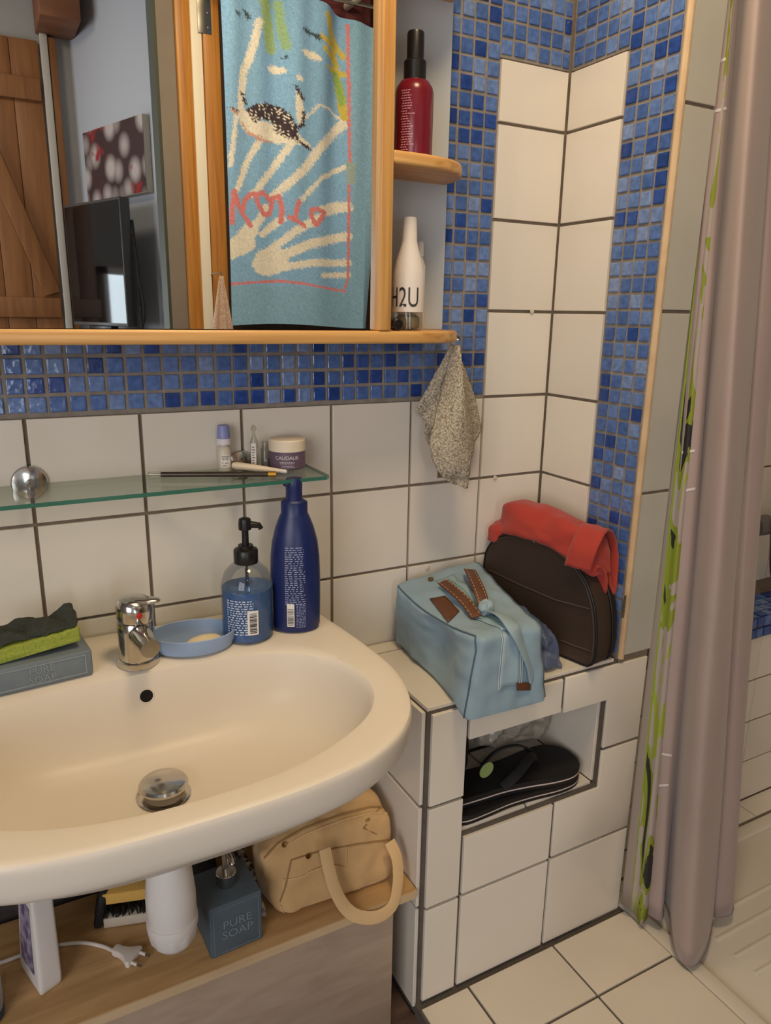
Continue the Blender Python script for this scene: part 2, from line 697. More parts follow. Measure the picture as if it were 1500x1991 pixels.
for px_, py_ in ((1035, 606), (963, 929), (832, 1104)):
    p_ = hy(px_, py_, -.0005)
    lbl(MB().lathe([(.0045, 0), (.0040, .0016), (.0022, .002)], 14).lathe([(.0016, .0018), (.0014, .0028)], 10).xf(Matrix.Translation(p_) @ Matrix.Rotation(PI / 2, 4, 'X')).build('wall_plug', mat('plug_cream', (206, 192, 170), .6), wall_back), 'small cream plug in the grout')

# return wall to the right of the basin: faces -X at X=0
wall_right = MB().box((0.006, -0.247, -0.05), (0.074, 0.006, 2.62)).build('wall_right', M_GROUT, smooth=False)
tag(wall_right, 'short white tiled return wall with an upright blue mosaic strip', kind='structure')
WR = 0.1346
NY = -YD                                             # axis running towards the room; NY x ZD points to -X
for j in range(-4, 4):
    z0 = R0 + j * 0.153
    h = 0.153 if j < 3 else 1.583 - z0
    if z0 < 0.40:
        continue
    tile(wall_right, 'tile', M_TILE, (0.006, -G / 2, z0 + G / 2), NY, ZD, WR - G, h - G)
MB().box((0.0035, -0.2465, 0.55), (0.006, -WR, 1.74)).box((0.0035, -WR, 1.5835), (0.006, 0, 1.74)).build('mosaic_bed', M_GROUTL, wall_right, smooth=False)
mosaic(wall_right, (0.006, -WR - 0.001, 0.582), NY, ZD, 4, 44)
mosaic(wall_right, (0.006, -0.004, 1.586), NY, ZD, 5, 5)
trim = MB().tube([(0.0045, -0.2485, 0.578), (0.0045, -0.2485, 1.8)], 0.0062, 10).build('edge_trim', mat('trim_beige', (214, 188, 152), 0.3, noise_amt=.7, noise_scale=30, rgb2=(190, 158, 120)), wall_right)
lbl(trim, 'beige corner edge trim')
# end face of the return wall: grey-white tall tiles
for z0, z1 in ((0.581, 0.883), (0.883, 1.1826), (1.1826, 1.4836), (1.4836, 1.785)):
    tile(wall_right, 'end_tile', M_TILE_END, (0.0105, -0.2452, z0 + G / 2), XD, ZD, 0.0655, z1 - z0 - G, 0.006)
# side of the return wall in the shower
for k in range(5):
    z0 = 0.02 + k * 0.3
    tile(wall_right, 'end_tile', M_TILE_END, (0.0735, -0.245 + G, z0 + G / 2), YD, ZD, 0.11, 0.3 - G, 0.005)

# ledge (low tiled box between basin and shower)
LX, LD, LT = -0.4072, -0.2512, 0.5783
NX0, NX1, NZ0, NZ1, NYB = -0.325, -0.028, 0.328, 0.502, -0.05
lm = MB()
B = 0.006
lm.box((LX + B, LD + B, -0.05), (NX0 - B, 0.006, LT - B))
lm.box((NX1 + B, LD + B, -0.05), (0.074, 0.006, LT - B))
lm.box((NX0 - B, LD + B, -0.05), (NX1 + B, 0.006, NZ0 - B))
lm.box((NX0 - B, LD + B, NZ1 + B), (NX1 + B, 0.006, LT - B))
lm.box((NX0 - B, NYB + B, NZ0 - B), (NX1 + B, 0.006, NZ1 + B))
ledge = lm.build('wall_ledge', M_GROUT_D, smooth=False)
tag(ledge, 'low white tiled ledge with an open storage niche beside the washbasin', kind='structure')
C1, C2, XE = -0.325, -0.126, 0.075
gw = 0.0068
fr = lambda x0, x1, z0, z1: tile(ledge, 'tile', M_TILE, (x0 + gw / 2, LD + B, z0 + gw / 2), XD, ZD, x1 - x0 - gw, z1 - z0 - gw, B)
fr(LX + .0095, C1, 0.398, LT - .008); fr(LX + .0095, C1, 0.199, 0.398); fr(LX + .0095, C1, 0.002, 0.199)
fr(C1, C2, NZ1 - .001, LT - .008); fr(C1, C2, 0.199, NZ0 - 0.008); fr(C1, C2, 0.002, 0.199)
fr(C2, XE, 0.002, 0.199)


def lshape(pts):
    MB().prism([(x, LD + B, z) for x, z in pts], (0, -B, 0)).build('tile', M_TILE, ledge, smooth=True, bevel=0.0012)


q = gw / 2
lshape([(C2 + q, NZ1 - .001), (NX1 + .009, NZ1 - .001), (NX1 + .009, .398 + q), (XE - q, .398 + q), (XE - q, LT - .010), (C2 + q, LT - .010)])
lshape([(C2 + q, .199 + q), (XE - q, .199 + q), (XE - q, .398 - q), (NX1 + .009, .398 - q), (NX1 + .009, NZ0 - .011), (C2 + q, NZ0 - .011)])
# left face
for z0, z1 in ((0.398, LT - .006), (0.199, 0.398), (-0.015, 0.199)):
    tile(ledge, 'tile', M_TILE, (LX + B, -0.05, z0 + q), NY, ZD, 0.190, z1 - z0 - gw, B)
    tile(ledge, 'tile', M_TILE, (LX + B, -0.001, z0 + q), NY, ZD, 0.045, z1 - z0 - gw, B)
# top
for x0, x1 in ((LX + .003, -0.21), (-0.21, -0.005)):
    tile(ledge, 'tile', M_TILE, (x0 + q, LD + .006, LT - B), XD, YD, x1 - x0 - gw, 0.203, B)
    tile(ledge, 'tile', M_TILE, (x0 + q, -0.038, LT - B), XD, YD, x1 - x0 - gw, 0.034, B)
# niche lining
tile(ledge, 'tile', M_TILE, (NX0, LD + .012, NZ0 - B), XD, YD, 0.14, 0.18, B)
tile(ledge, 'tile', M_TILE, (NX0 + .145, LD + .012, NZ0 - B), XD, YD, 0.15, 0.18, B)
tile(ledge, 'tile', M_TILE, (NX1 + B, LD + .014, NZ0), NY * -1, ZD, 0.18, 0.17, B).matrix_world = frame_from((NX1 + B, LD + .014 + .09, NZ0 + .085), NY, ZD, NY.cross(ZD))
tile(ledge, 'tile', M_TILE, (NX0 - B, LD + .014, NZ0), YD, ZD, 0.18, 0.17, B)
tile(ledge, 'tile', M_TILE, (NX0, NYB + B, NZ0), XD, ZD, NX1 - NX0, NZ1 - NZ0, B)

# tiled floor platform and the lower dark floor
floor = MB().box((-0.404, -1.45, -0.05), (0.085, LD + .008, -0.004)).build('floor', M_GROUT_D, smooth=False)
tag(floor, 'cream tiled floor in front of the ledge', kind='structure')
FX = [-0.402, -0.302, -0.1055, 0.085]
FY = [-0.257, -0.3813, -0.577, -0.773, -0.969, -1.165, -1.36]
for a in range(3):
    for b in range(6):
        tile(floor, 'floor_tile', M_FTILE, (FX[a] + .0025, FY[b + 1] + .0025, -0.006), XD, YD, FX[a + 1] - FX[a] - .005, FY[b] - FY[b + 1] - .005, 0.006)
fl2 = MB().box((-2.6, -4.2, -0.08), (-0.404, 0.006, -0.03)).build('floor_lower', M_DARKFLOOR, smooth=False)
tag(fl2, 'dark brown wood floor left of the tiled platform', kind='structure')
fl3 = MB().box((-0.404, -4.2, -0.08), (1.4, -1.45, -0.03)).build('floor_bedroom', M_DARKFLOOR, smooth=False)
tag(fl3, 'dark brown wood floor of the bedroom', kind='structure')

# shower: tray, back wall with ledge and mosaic band
tr = thing('shower_tray', 'white moulded shower tray with raised ribs beside the tiled floor', 'shower tray', (0.45, -0.6, 0.0))
M_TRAY = mat('tray_acrylic', (214, 206, 192), 0.25)
MB().box((0.086, -1.30, -0.05), (0.90, -0.19, -0.012)).build('tray_floor', M_TRAY, tr, bevel=0.004)
rim = MB()
rim.box((0.086, -1.30, -0.02), (0.122, -0.19, -0.002)).box((0.122, -0.225, -0.02), (0.90, -0.19, -0.002))
rim.build('rim', M_TRAY, tr, bevel=0.005, seg=3)
for k in range(9):
    y = -0.345 - k * 0.0435
    MB().tube([(0.20, y, -0.0115), (0.66, y, -0.0115)], [0.005, 0.005], 10, flat=0.6).build('rib', M_TRAY, tr)
shw = MB().box((0.074, -0.128, -0.05), (0.95, 0.0, 0.50)).box((0.074, 0.0, -0.05), (0.95, 0.12, 2.62)).build('wall_shower', M_GROUT, smooth=False)
tag(shw, 'white tiled back wall of the shower with a blue mosaic sill', kind='structure')
for i in range(5):
    for j in range(4):
        tile(shw, 'tile', M_TILE, (0.085 + i * 0.17, -0.128, 0.004 + j * 0.113 + .002), XD, ZD, 0.166, 0.109, 0.004)
    for j in range(4):
        tile(shw, 'tile', M_TILE, (0.085 + i * 0.17, 0.0, 0.53 + j * 0.3), XD, ZD, 0.166, 0.296, 0.004)
    tile(shw, 'tile', M_TILE, (0.085 + i * 0.17, -0.187, -0.002), XD, YD, 0.166, 0.055, 0.004)
MB().box((0.086, -0.19, -0.05), (0.95, -0.128, -0.001)).build('tray_sill', M_GROUT, shw, smooth=False)
mosaic(shw, (0.40, -0.132, 0.456), XD, ZD, 19, 2)
mosaic(shw, (0.40, -0.128, 0.500), XD, YD, 19, 4)
side = MB().box((0.92, -1.35, -0.05), (1.0, 0.12, 2.62)).build('wall_shower_side', M_TILE, smooth=False)
tag(side, 'pale side wall of the shower', kind='structure')

# room shell behind the camera
ceil = MB().box((-2.6, -4.2, 2.62), (1.4, 0.12, 2.7)).build('ceiling', M_PLASTER, smooth=False)
tag(ceil, 'pale ceiling', kind='structure')

# ================================================================== mirror cabinet
cab = thing('mirror_cabinet', 'pine mirror cabinet with open rounded side shelves above the basin', 'cabinet', (-0.81, -0.06, 1.13))
CX0, CX1 = -1.20, -0.432
MB().box((CX0, YM, 1.148), (CX1, YM + 0.004, 1.95)).build('mirror', M_MIRROR, cab, smooth=False)
MB().box((CX0, YM + 0.005, 1.148), (CX1, -0.002, 1.95)).build('body', mat('cab_white', (214, 212, 206), 0.6), cab, smooth=False)


def shelf_outline(x0, x1, depth, z, n=14):
    pts = [(x0, -0.003, z), (x0, -depth, z)]
    for k in range(n + 1):
        a = -PI / 2 + PI / 2 * k / n
        ex = 2 / 2.6
        ca, sa = max(math.cos(a), 0) ** ex, max(-math.sin(a), 0) ** ex
        pts.append((x0 + 0.02 + (x1 - x0 - 0.02) * ca, -0.003 - (depth - 0.003) * sa, z))
    return pts


MB().prism(shelf_outline(-1.37, -0.247, 0.126, 1.1285)[0:2] + shelf_outline(-0.412, -0.247, 0.126, 1.1285)[2:], (0, 0, 0.0185)).build('bottom_board', M_PINE, cab, bevel=0.004, seg=3)
MB().box((-0.433, -0.126, 1.1475), (-0.413, -0.003, 1.95)).build('upright', M_PINE_V, cab, bevel=0.002)
MB().box((CX0 - 0.02, -0.126, 1.1475), (CX0, -0.003, 1.95)).build('upright', M_PINE_V, cab, bevel=0.002)
bp_ = MB().box((-0.413, -0.005, 1.1475), (-0.247, -0.001, 1.95)).build('back_panel', mat('panel_greyblue', (186, 190, 192), 0.6), cab, smooth=False)
lbl(bp_, 'pale grey back panel')
for z in (1.3775, 1.640):
    MB().prism(shelf_outline(-0.413, -0.249, 0.124, z), (0, 0, 0.018)).build('shelf', M_PINE, cab, bevel=0.004, seg=3)

# ------------------------------------------------------------------ bottles on the side shelves


def face_ang(x, y):
    return math.atan2(CAM.y - y, CAM.x - x)


def spray_red(x, y, z):
    t = thing('spray_bottle', 'dark red spray bottle with a black cap on the rounded side shelf', 'bottle', (x, y, z))
    mr = mat('red_plastic', (112, 24, 38), 0.25)
    R = 0.0285
    MB().lathe([(0.024, 0), (R - .001, 0.002), (R, 0.006), (R, 0.088), (R - .002, 0.096), (0.021, 0.104), (0.014, 0.107), (0.014, 0.112)], 40, (x, y, z)).build('body', mr, t)
    MB().lathe([(0.0165, 0.105), (0.0165, 0.130), (0.0150, 0.132)], 32, (x, y, z)).build('collar', M_BLACKP, t)
    MB().lathe([(0.0125, 0.130), (0.0125, 0.166), (0.0115, 0.169), (0.006, 0.1695)], 32, (x, y, z)).build('spray_cap', M_BLACKP, t)
    a = face_ang(x, y)
    tx = MB()
    mp = mat('pink_print', (198, 138, 146), 0.5)
    random.seed(3)
    for k in range(24):
        zz = z + 0.008 + k * 0.0034
        w = random.uniform(0.35, 0.62)
        a0 = a - 0.72 + random.uniform(0, .1)
        s = a0
        while s < a0 + w:
            d = random.uniform(.05, .16)
            cyl_rect(tx, (x, y), R, zz, zz + 0.0015, s, s + d, n=2)
            s += d + .035
    tx.build('label_print', mp, t)
    return t


spray_red(-0.352, -0.072, 1.3958)
t = thing('flask', 'slim silver flask half hidden behind the upright on the rounded shelf', 'bottle', (-0.392, -0.035, 1.3958))
MB().lathe([(0.012, 0), (0.013, 0.002), (0.013, 0.075), (0.007, 0.082), (0.007, 0.09)], 24, (-0.392, -0.035, 1.3958)).build('body', mat('gold_metal', (190, 170, 130), 0.25, 1.0), t)


def bottle_2u(x, y, z):
    t = thing('lotion_bottle', 'white conical bottle with big dark lettering and clear base on the cabinet board', 'bottle', (x, y, z))
    R = 0.0245
    mw = mat('white_bottle', (228, 220, 210), 0.4)
    MB().lathe([(R - .0015, 0.027), (R, 0.028), (R, 0.083), (R - .001, 0.088), (0.0200, 0.105), (0.0140, 0.124), (0.0118, 0.134), (0.0105, 0.166), (0.0098, 0.168)], 96, (x, y, z)).build('body', mw, t)
    MB().lathe([(R - .003, 0.0), (R - .001, 0.002), (R - .001, 0.027), (R - .002, 0.028)], 40, (x, y, z)).build('clear_base', clear_mat('clear_plastic', (240, 240, 234)), t)
    MB().lathe([(R - .008, 0.003), (R - .006, 0.006), (R - .006, 0.020), (R - .012, 0.024)], 24, (x, y, z)).build('liquid', mat('amber_liquid', (150, 140, 112), 0.3), t)
    tx = MB()
    cyl_text(tx, 'H2U', 0.042, (x, y), R, z + 0.0485, face_ang(x, y) - 0.36, sx=.66)
    tx.build('lettering', mat('dark_print', (58, 54, 50), 0.5), t)


bottle_2u(-0.352, -0.068, 1.147)
t = thing('cap', 'small round black cap beside the white conical bottle', 'cap', (-0.392, -0.100, 1.147))
MB().lathe([(0.009, 0), (0.0095, .001), (0.0095, .014), (0.007, .0165), (0.003, .0168)], 24, (0, 0, 0)).xf(Matrix.Translation((-0.3935, -0.098, 1.1567)) @ Matrix.Rotation(PI / 2, 4, 'X')).build('shell', M_BLACKP, t)
t = thing('tube', 'small white tube standing behind the conical bottle', 'tube', (-0.312, -0.03, 1.147))
MB().lathe([(0.010, 0), (0.011, .002), (0.011, .10), (0.006, .115), (0.006, .128)], 20, (-0.312, -0.03, 1.147)).build('body', M_WHITEP, t)
MB().lathe([(0.0075, .115), (0.0075, .136), (0.006, .138)], 20, (-0.312, -0.03, 1.147)).build('tube_cap', M_WHITEP, t)

# ------------------------------------------------------------------ hook and washcloth
hk = thing('hook', 'small metal cup hook screwed into the end of the cabinet board', 'hook', (-0.262, -0.062, 1.1285))
MB().tube(catmull([(-0.2655, -0.058, 1.139), (-0.2575, -0.062, 1.141), (-0.2515, -0.066, 1.138), (-0.2515, -0.066, 1.1325), (-0.2565, -0.064, 1.131)]), 0.0011, 8).build('wire', M_STEEL, hk)


def washcloth():
    t = thing('washcloth', 'beige terry washcloth hanging from the hook on the cabinet board', 'washcloth', (-0.2530, -0.064, 1.131))
    m = mat('terry_beige', (210, 198, 174), .95, noise_amt=.30, noise_scale=330, rgb2=(128, 116, 98), bump=1.0, bump_scale=330)
    top = hy(882, 672, -0.064)

    def lobe(mb, left, right, bul, nu=26, nv=44):
        Lb = catmull([hy(*p) for p in left], 8)
        Rb = catmull([hy(*p) for p in right], 8)

        def fn(u, v):
            k = v * (len(Lb) - 1)
            i = min(int(k), len(Lb) - 2)
            a = Lb[i].lerp(Lb[i + 1], k - i)
            k = v * (len(Rb) - 1)
            i = min(int(k), len(Rb) - 2)
            b = Rb[i].lerp(Rb[i + 1], k - i)
            p = a.lerp(b, u)
            p.y -= bul * math.sin(PI * u) * math.sin(PI * min(1, .08 + v)) ** .5
            p.y += .003 * math.sin(u * 9 + v * 4) * v + .0018 * noise.noise(p * 420)
            p.z += .0015 * noise.noise(p * 300 + Vector((3, 1, 7)))
            p.y = min(p.y, -.008)
            return p
        mb.grid(fn, nu, nv)
    cm_ = MB()
    lobe(cm_, [(880, 670, -.064), (862, 700, -.050), (836, 748, -.040), (806, 797, -.030)], [(883, 672, -.064), (874, 716, -.052), (860, 776, -.046), (846, 836, -.044)], .006)
    lobe(cm_, [(881, 671, -.064), (866, 736, -.058), (848, 812, -.060), (838, 868, -.066), (850, 912, -.072), (872, 936, -.078)], [(884, 672, -.064), (893, 712, -.064), (907, 772, -.066), (913, 838, -.070), (914, 898, -.076), (909, 950, -.080)], .030, 34, 60)
    lobe(cm_, [(883, 672, -.062), (892, 724, -.048), (904, 800, -.040), (914, 892, -.036)], [(885, 672, -.062), (902, 716, -.044), (921, 772, -.032), (935, 828, -.026)], .004)
    lobe(cm_, [(858, 740, -.034), (836, 800, -.026), (824, 842, -.022)], [(870, 740, -.036), (862, 820, -.034), (850, 892, -.032)], .002, 14, 20)
    cm_.build('cloth', m, t, thick=0.004)
    MB().tube(catmull([top + Vector((0, 0, -.004)), top + Vector((-.003, 0, .010)), Vector((-.2545, -.0645, 1.1325)), top + Vector((.003, 0, .010)), top + Vector((0, 0, -.004))]), 0.0013, 8).build('loop', mat('loop_white', (216, 208, 196), .9), t)
    wt = MB().box((-.006, -.0006, -.008), (.006, .0006, .008)).xf(Matrix.Translation(hy(857, 920, -.06))).build('care_tag', mat('tag_brown', (120, 96, 74), .8), t)


washcloth()

# ================================================================== glass shelf and what stands on it
GZ = 0.9345
gs = thing('glass_shelf', 'clear glass wall shelf with a green edge above the basin', 'shelf', (-0.81, -0.06, GZ - .006))
GX0, GX1 = -1.105, -0.510
M_GLASS = clear_mat('shelf_glass', (243, 248, 244), 0.12)
gp = MB()
o_ = [(GX0, -0.004), (GX0, -0.121), (GX1 - .006, -0.121), (GX1, -0.115), (GX1, -0.004)]
gp.prism([(x, y, GZ - .006) for x, y in o_], (0, 0, .006)).build('pane', M_GLASS, gs, smooth=False)
ed = MB()
ed.box((GX0, -0.1216, GZ - .0057), (GX1 - .006, -0.1208, GZ - .0003))
lbl(ed.build('front_edge', mat('glass_edge', (66, 122, 104), 0.12, spec=.8, trans=.25), gs, smooth=False), 'green polished front edge')
MB().prism([(GX1 - .006, -0.1215, GZ - .0057), (GX1 + .0004, -0.1152, GZ - .0057), (GX1 + .0004, -0.005, GZ - .0057), (GX1 - .0002, -.005, GZ - .0057), (GX1 - .0004, -.1150, GZ - .0057), (GX1 - .006, -.1207, GZ - .0057)], (0, 0, .0054)).build('side_edge', mat('glass_edge_pale', (150, 176, 164), 0.15, trans=.4), gs, smooth=False)
for bx in (-0.9155, -0.6135):
    d = MB().lathe([(0.0235, 0), (0.0240, .002), (0.0238, .004), (0.022, .0062), (0.014, .0082), (0.004, .009)], 36)
    d.xf(Matrix.Translation((bx, -.0005, GZ + .002)) @ Matrix.Rotation(PI / 2, 4, 'X'))
    br = d.build('bracket', M_CHROME, gs)
    MB().tube([(bx, -.008, GZ - .0085), (bx, -.032, GZ - .0085)], 0.0055, 14).tube([(bx, -.008, GZ + .004), (bx, -.028, GZ + .004)], 0.004, 14).build('clamp', M_CHROME, br)


def drop_bottle(x, y, z):
    t = thing('dropper_bottle', 'small white bottle with a lavender cap on the glass shelf', 'bottle', (x, y, z))
    MB().lathe([(0.0095, 0), (0.0105, .0015), (0.0105, .030), (0.0085, .036), (0.006, .039), (.006, .044)], 28, (x, y, z)).build('body', mat('cream_plastic', (206, 194, 176), .35), t)
    MB().lathe([(0.0108, .041), (0.0108, .050), (0.009, .0505)], 28, (x, y, z)).build('collar', mat('white_glossy', (220, 214, 216), .3), t)
    MB().lathe([(0.0102, .0505), (0.0088, .068), (0.008, .070), (.003, .0704)], 28, (x, y, z)).build('bottle_cap', mat('lavender', (134, 140, 190), .4), t)
    a = face_ang(x, y)
    lab = MB()
    cyl_rect(lab, (x, y), .0105, z + .006, z + .026, a - .55, a + .95)
    lb = lab.build('label', mat('paper_white', (224, 218, 208), .7), t)
    pr = MB()
    for k, (zz, s0, s1) in enumerate(((.023, -.4, .8), (.0205, -.4, .6), (.018, -.3, .0), (.018, .2, .5), (.013, -.35, -.15), (.0125, .05, .5), (.009, -.3, .3))):
        cyl_rect(pr, (x, y), .0105, z + zz, z + zz + .0011, a + s0, a + s1, off=.0009)
    pr.build('print', mat('grey_print', (120, 112, 108), .7), lb)


drop_bottle(-0.643, -0.020, GZ)


def vial(x, y, z, h, r, label):
    t = thing('glass_vial', label, 'vial', (x, y, z))
    MB().lathe([(r - .001, 0), (r, .001), (r, h * .62), (r * .45, h * .74), (r * .35, h * .85), (r * .75, h * .92), (r * .35, h)], 20, (x, y, z)).build('body', MATS['clear_plastic'], t)
    a = face_ang(x, y)
    lab = MB()
    cyl_rect(lab, (x, y), r, z + h * .08, z + h * .6, a - .9, a + .4)
    lb = lab.build('label', MATS['paper_white'], t)
    pr = MB()
    for k in range(7):
        cyl_rect(pr, (x, y), r, z + h * (.14 + .06 * k), z + h * (.165 + .06 * k), a - .5, a - .1 + .3 * random.random(), off=.0009)
    pr.build('print', MATS['grey_print'], lb)


vial(-0.597, -0.026, GZ, 0.068, 0.0062, 'slim clear ampoule with a white label beside the cream jar')
t = thing('glass_vial', 'short clear vial squeezed beside the purple cream jar', 'vial', (-0.579, -0.026, GZ))
MB().lathe([(.006, 0), (.007, .001), (.007, .030), (.005, .033), (.005, .042)], 20, (-0.579, -0.026, GZ)).build('body', MATS['clear_plastic'], t)
MB().lathe([(.0058, .001), (.006, .002), (.006, .014)], 20, (-0.579, -0.026, GZ)).build('liquid', mat('grey_liquid', (120, 116, 118), .2), t)


def jar(x, y, z):
    t = thing('cream_jar', 'purple cosmetic cream jar with a cream lid on the glass shelf', 'jar', (x, y, z))
    R = 0.0285
    MB().lathe([(R - .003, 0), (R, .002), (R, .030), (R - .001, .031)], 44, (x, y, z)).build('body', mat('purple_plastic', (98, 80, 98), .4), t)
    MB().lathe([(R + .0004, .0285), (R + .0006, .0445), (R - .001, .0465), (R - .006, .0475), (.004, .0478)], 44, (x, y, z)).build('lid', mat('cream_lid', (222, 208, 184), .45), t)
    a = face_ang(x, y)
    tx = MB()
    cyl_text(tx, 'CAUDALIE', 0.0078, (x, y), R, z + .0195, a - .02)
    for zz, w in ((.0125, .42), (.0105, .38), (.0065, .3), (.0045, .34)):
        s = a - w
        while s < a + w:
            d = random.uniform(.05, .14)
            cyl_rect(tx, (x, y), R, z + zz, z + zz + .0008, s, s + d, n=2)
            s += d + .04
    tx.build('lettering', mat('silver_print', (214, 206, 206), .5), t)


jar(-0.5470, -0.0365, GZ)
t = thing('cosmetic_tube', 'flat cream cosmetic tube lying on the glass shelf before the jar', 'tube', (-0.60, -0.05, GZ))
a_, b_ = Vector((-0.632, -0.028, GZ + .0085)), Vector((-0.5665, -0.0855, GZ + .004))
MB().tube([a_, a_.lerp(b_, .06), a_.lerp(b_, .5), a_.lerp(b_, .86), a_.lerp(b_, .88)], [.006, .0075, .0062, .004, .003], 16, flat=.75).build('body', mat('cream_tube', (226, 210, 186), .5), t)
MB().tube([a_.lerp(b_, .88), b_], [.0032, .0028], 14).build('tube_cap', M_WHITEP, t)
t = thing('eyeliner_pencil', 'black eyeliner pencil with a gold band lying across the glass shelf', 'pencil', (-0.66, -0.06, GZ))
a_, b_ = Vector((-0.742, -0.034, GZ + .0045)), Vector((-0.588, -0.098, GZ + .0045))
MB().tube([a_.lerp(b_, .0), a_.lerp(b_, .93)], .0040, 12).build('body', mat('pencil_black', (34, 28, 22), .3, noise_amt=.8, noise_scale=200, rgb2=(64, 52, 36)), t)
MB().tube([a_.lerp(b_, .93), a_.lerp(b_, 1.0)], .0041, 12).build('gold_band', mat('gold', (206, 160, 70), .25, 1.0), t)
MB().tube([a_.lerp(b_, -.11), a_.lerp(b_, 0)], .0042, 12).build('clear_cap', MATS['clear_plastic'], t)

# ================================================================== washbasin
SX, SZ = -0.808, 0.694
outer_half = [(0.0, -0.503), (0.06, -0.502), (0.12, -0.497), (0.18, -0.484), (0.232, -0.458), (0.272, -0.422), (0.300, -0.370), (0.315, -0.305), (0.316, -0.24), (0.312, -0.17), (0.304, -0.10), (0.297, -0.05), (0.292, -0.004)]
bowl_half = [(0.0, -0.463), (0.06, -0.460), (0.12, -0.448), (0.175, -0.425), (0.225, -0.392), (0.255, -0.350), (0.264, -0.305), (0.256, -0.250), (0.232, -0.208), (0.19, -0.177), (0.13, -0.160), (0.07, -0.155), (0.0, -0.154)]


def closed_outline(half, back):
    pts = catmull([(x, y, 0) for x, y in half], 6)
    return [(p.x, p.y) for p in pts]


def radial(half, cx, cy, n, straight_back=None):
    """distance from (cx,cy) to the outline along n directions"""
    pts = closed_outline(half, straight_back)
    full = [(x, y) for x, y in pts] + ([(0, straight_back)] if straight_back is not None else [])
    left = [(-x, y) for x, y in reversed(full)]
    poly = full + left
    res = []
    for k in range(n):
        a = -PI / 2 + 2 * PI * k / n
        dx, dy = math.cos(a), math.sin(a)
        best = 0
        for i in range(len(poly)):
            x1, y1 = poly[i]
            x2, y2 = poly[(i + 1) % len(poly)]
            x1 -= cx; x2 -= cx; y1 -= cy; y2 -= cy
            ex, ey = x2 - x1, y2 - y1
            den = dx * ey - dy * ex
            if abs(den) < 1e-12:
                continue
            tt = (x1 * ey - y1 * ex) / den
            s = (x1 * dy - y1 * dx) / den
            if -1e-9 <= s <= 1 + 1e-9 and tt > best:
                best = tt
        res.append((dx, dy, best))
    return res


NS = 128
SC = (0.0, -0.29)
ro = radial(outer_half, SC[0], SC[1], NS, -0.004)
rb = radial(bowl_half, SC[0], SC[1], NS)


def sring(kind, s, z, mix=None):
    out = []
    for (dx, dy, a), (_, _, b) in zip(ro, rb):
        r = a * s if kind == 'o' else (b * s if kind == 'b' else a + (b - a) * s)
        zz = z
        out.append((SX + SC[0] + dx * r, SC[1] + dy * r, zz))
    return out


basin = thing('washbasin', 'white ceramic wall-hung washbasin', 'washbasin', (SX, -0.25, 0.50))
sink_m = MB()
rings = [sring('o', .20, .545), sring('o', .42, .558), sring('o', .62, .583), sring('o', .80, .615), sring('o', .915, .639), sring('o', .962, .6475), sring('o', .984, .655), sring('o', .994, .665), sring('o', .999, .680), sring('o', 1.0, .6865),
         sring('o', .9975, .6910), sring('m', .045, .6938), sring('m', .10, .6950), sring('m', .22, .6955), sring('m', .5, .6945), sring('m', .80, .6942), sring('m', .94, .6928), sring('b', 1.0, .6890), sring('b', .990, .680), sring('b', .972, .661),
         sring('b', .945, .640), sring('b', .895, .617), sring('b', .80, .597), sring('b', .64, .582), sring('b', .45, .573), sring('b', .25, .567), sring('b', .13, .5655)]
sink_m.loft(rings)
so = sink_m.build('bowl', M_CERAMIC, basin)
for p in so.data.polygons:
    p.use_smooth = True
sink_bvh = BVHTree.FromPolygons([tuple(v) for v in sink_m.v], sink_m.f)


def on_sink(px, py):
    r = ray(px, py).normalized()
    loc, n, i, d = sink_bvh.ray_cast(CAM, r)
    if n.dot(r) > 0:
        n = -n
    return loc, n


loc, n = on_sink(285, 1353)
rot = n.to_track_quat('Z', 'Y').to_matrix().to_4x4()
MB().lathe([(0.0085, .0004), (0.0105, .001), (0.0112, .0)], 28).xf(Matrix.Translation(loc) @ rot).build('overflow_rim', M_CERAMIC, basin)
MB().lathe([(0.0001, .0006), (0.0088, .0007)], 28, cap0=False, cap1=False).xf(Matrix.Translation(loc) @ rot).build('overflow_hole', mat('hole_shade_black', (16, 13, 10), .9), basin)  # flat disc, its black painted in for the shade inside the overflow
DR = Vector((SX, -0.262, 0.566))
MB().lathe([(0.032, -.002), (0.034, .0015), (0.030, .003), (0.024, .002), (0.022, -.004)], 40, DR).build('drain_ring', M_CHROME, basin)
MB().lathe([(0.0295, .014), (0.0310, .0155), (0.0310, .0185), (0.0285, .0215), (0.020, .0235), (.001, .0242)], 40, DR).build('plug', M_CHROME, basin)
MB().lathe([(0.007, -.002), (0.007, .015)], 16, DR).build('plug_stem', M_STEEL, basin)

# siphon under the basin
t = thing('bottle_trap', 'white plastic bottle trap under the washbasin', 'siphon', (SX, -0.235, 0.32))
tc_ = (SX + .002, -0.245, 0.0)
MB().lathe([(0.020, .52), (0.020, .47), (0.027, .455), (0.030, .44), (0.0335, .40), (0.0335, .366), (0.0325, .362)], 36, tc_).build('body', M_WHITEP, t)
cup = MB()
prof = [(0.0345, .363), (0.0348, .352), (0.033, .346)]
cup.lathe(prof, 40, tc_)
n_, rr_ = 40, []
for z, r in ((.346, .0325), (.330, .0300), (.320, .024), (.315, .012)):
    rr_.append([(tc_[0] + (r + (.0012 if k % 4 < 2 and z > .325 else 0)) * math.cos(2 * PI * k / n_), tc_[1] + (r + (.0012 if k % 4 < 2 and z > .325 else 0)) * math.sin(2 * PI * k / n_), z) for k in range(n_)])
cup.loft(rr_)
cup.build('cup', M_WHITEP, t)
MB().tube([(tc_[0], tc_[1], .43), (tc_[0], -.10, .43), (tc_[0], -.004, .43)], .017, 18).build('outlet_pipe', M_WHITEP, t)

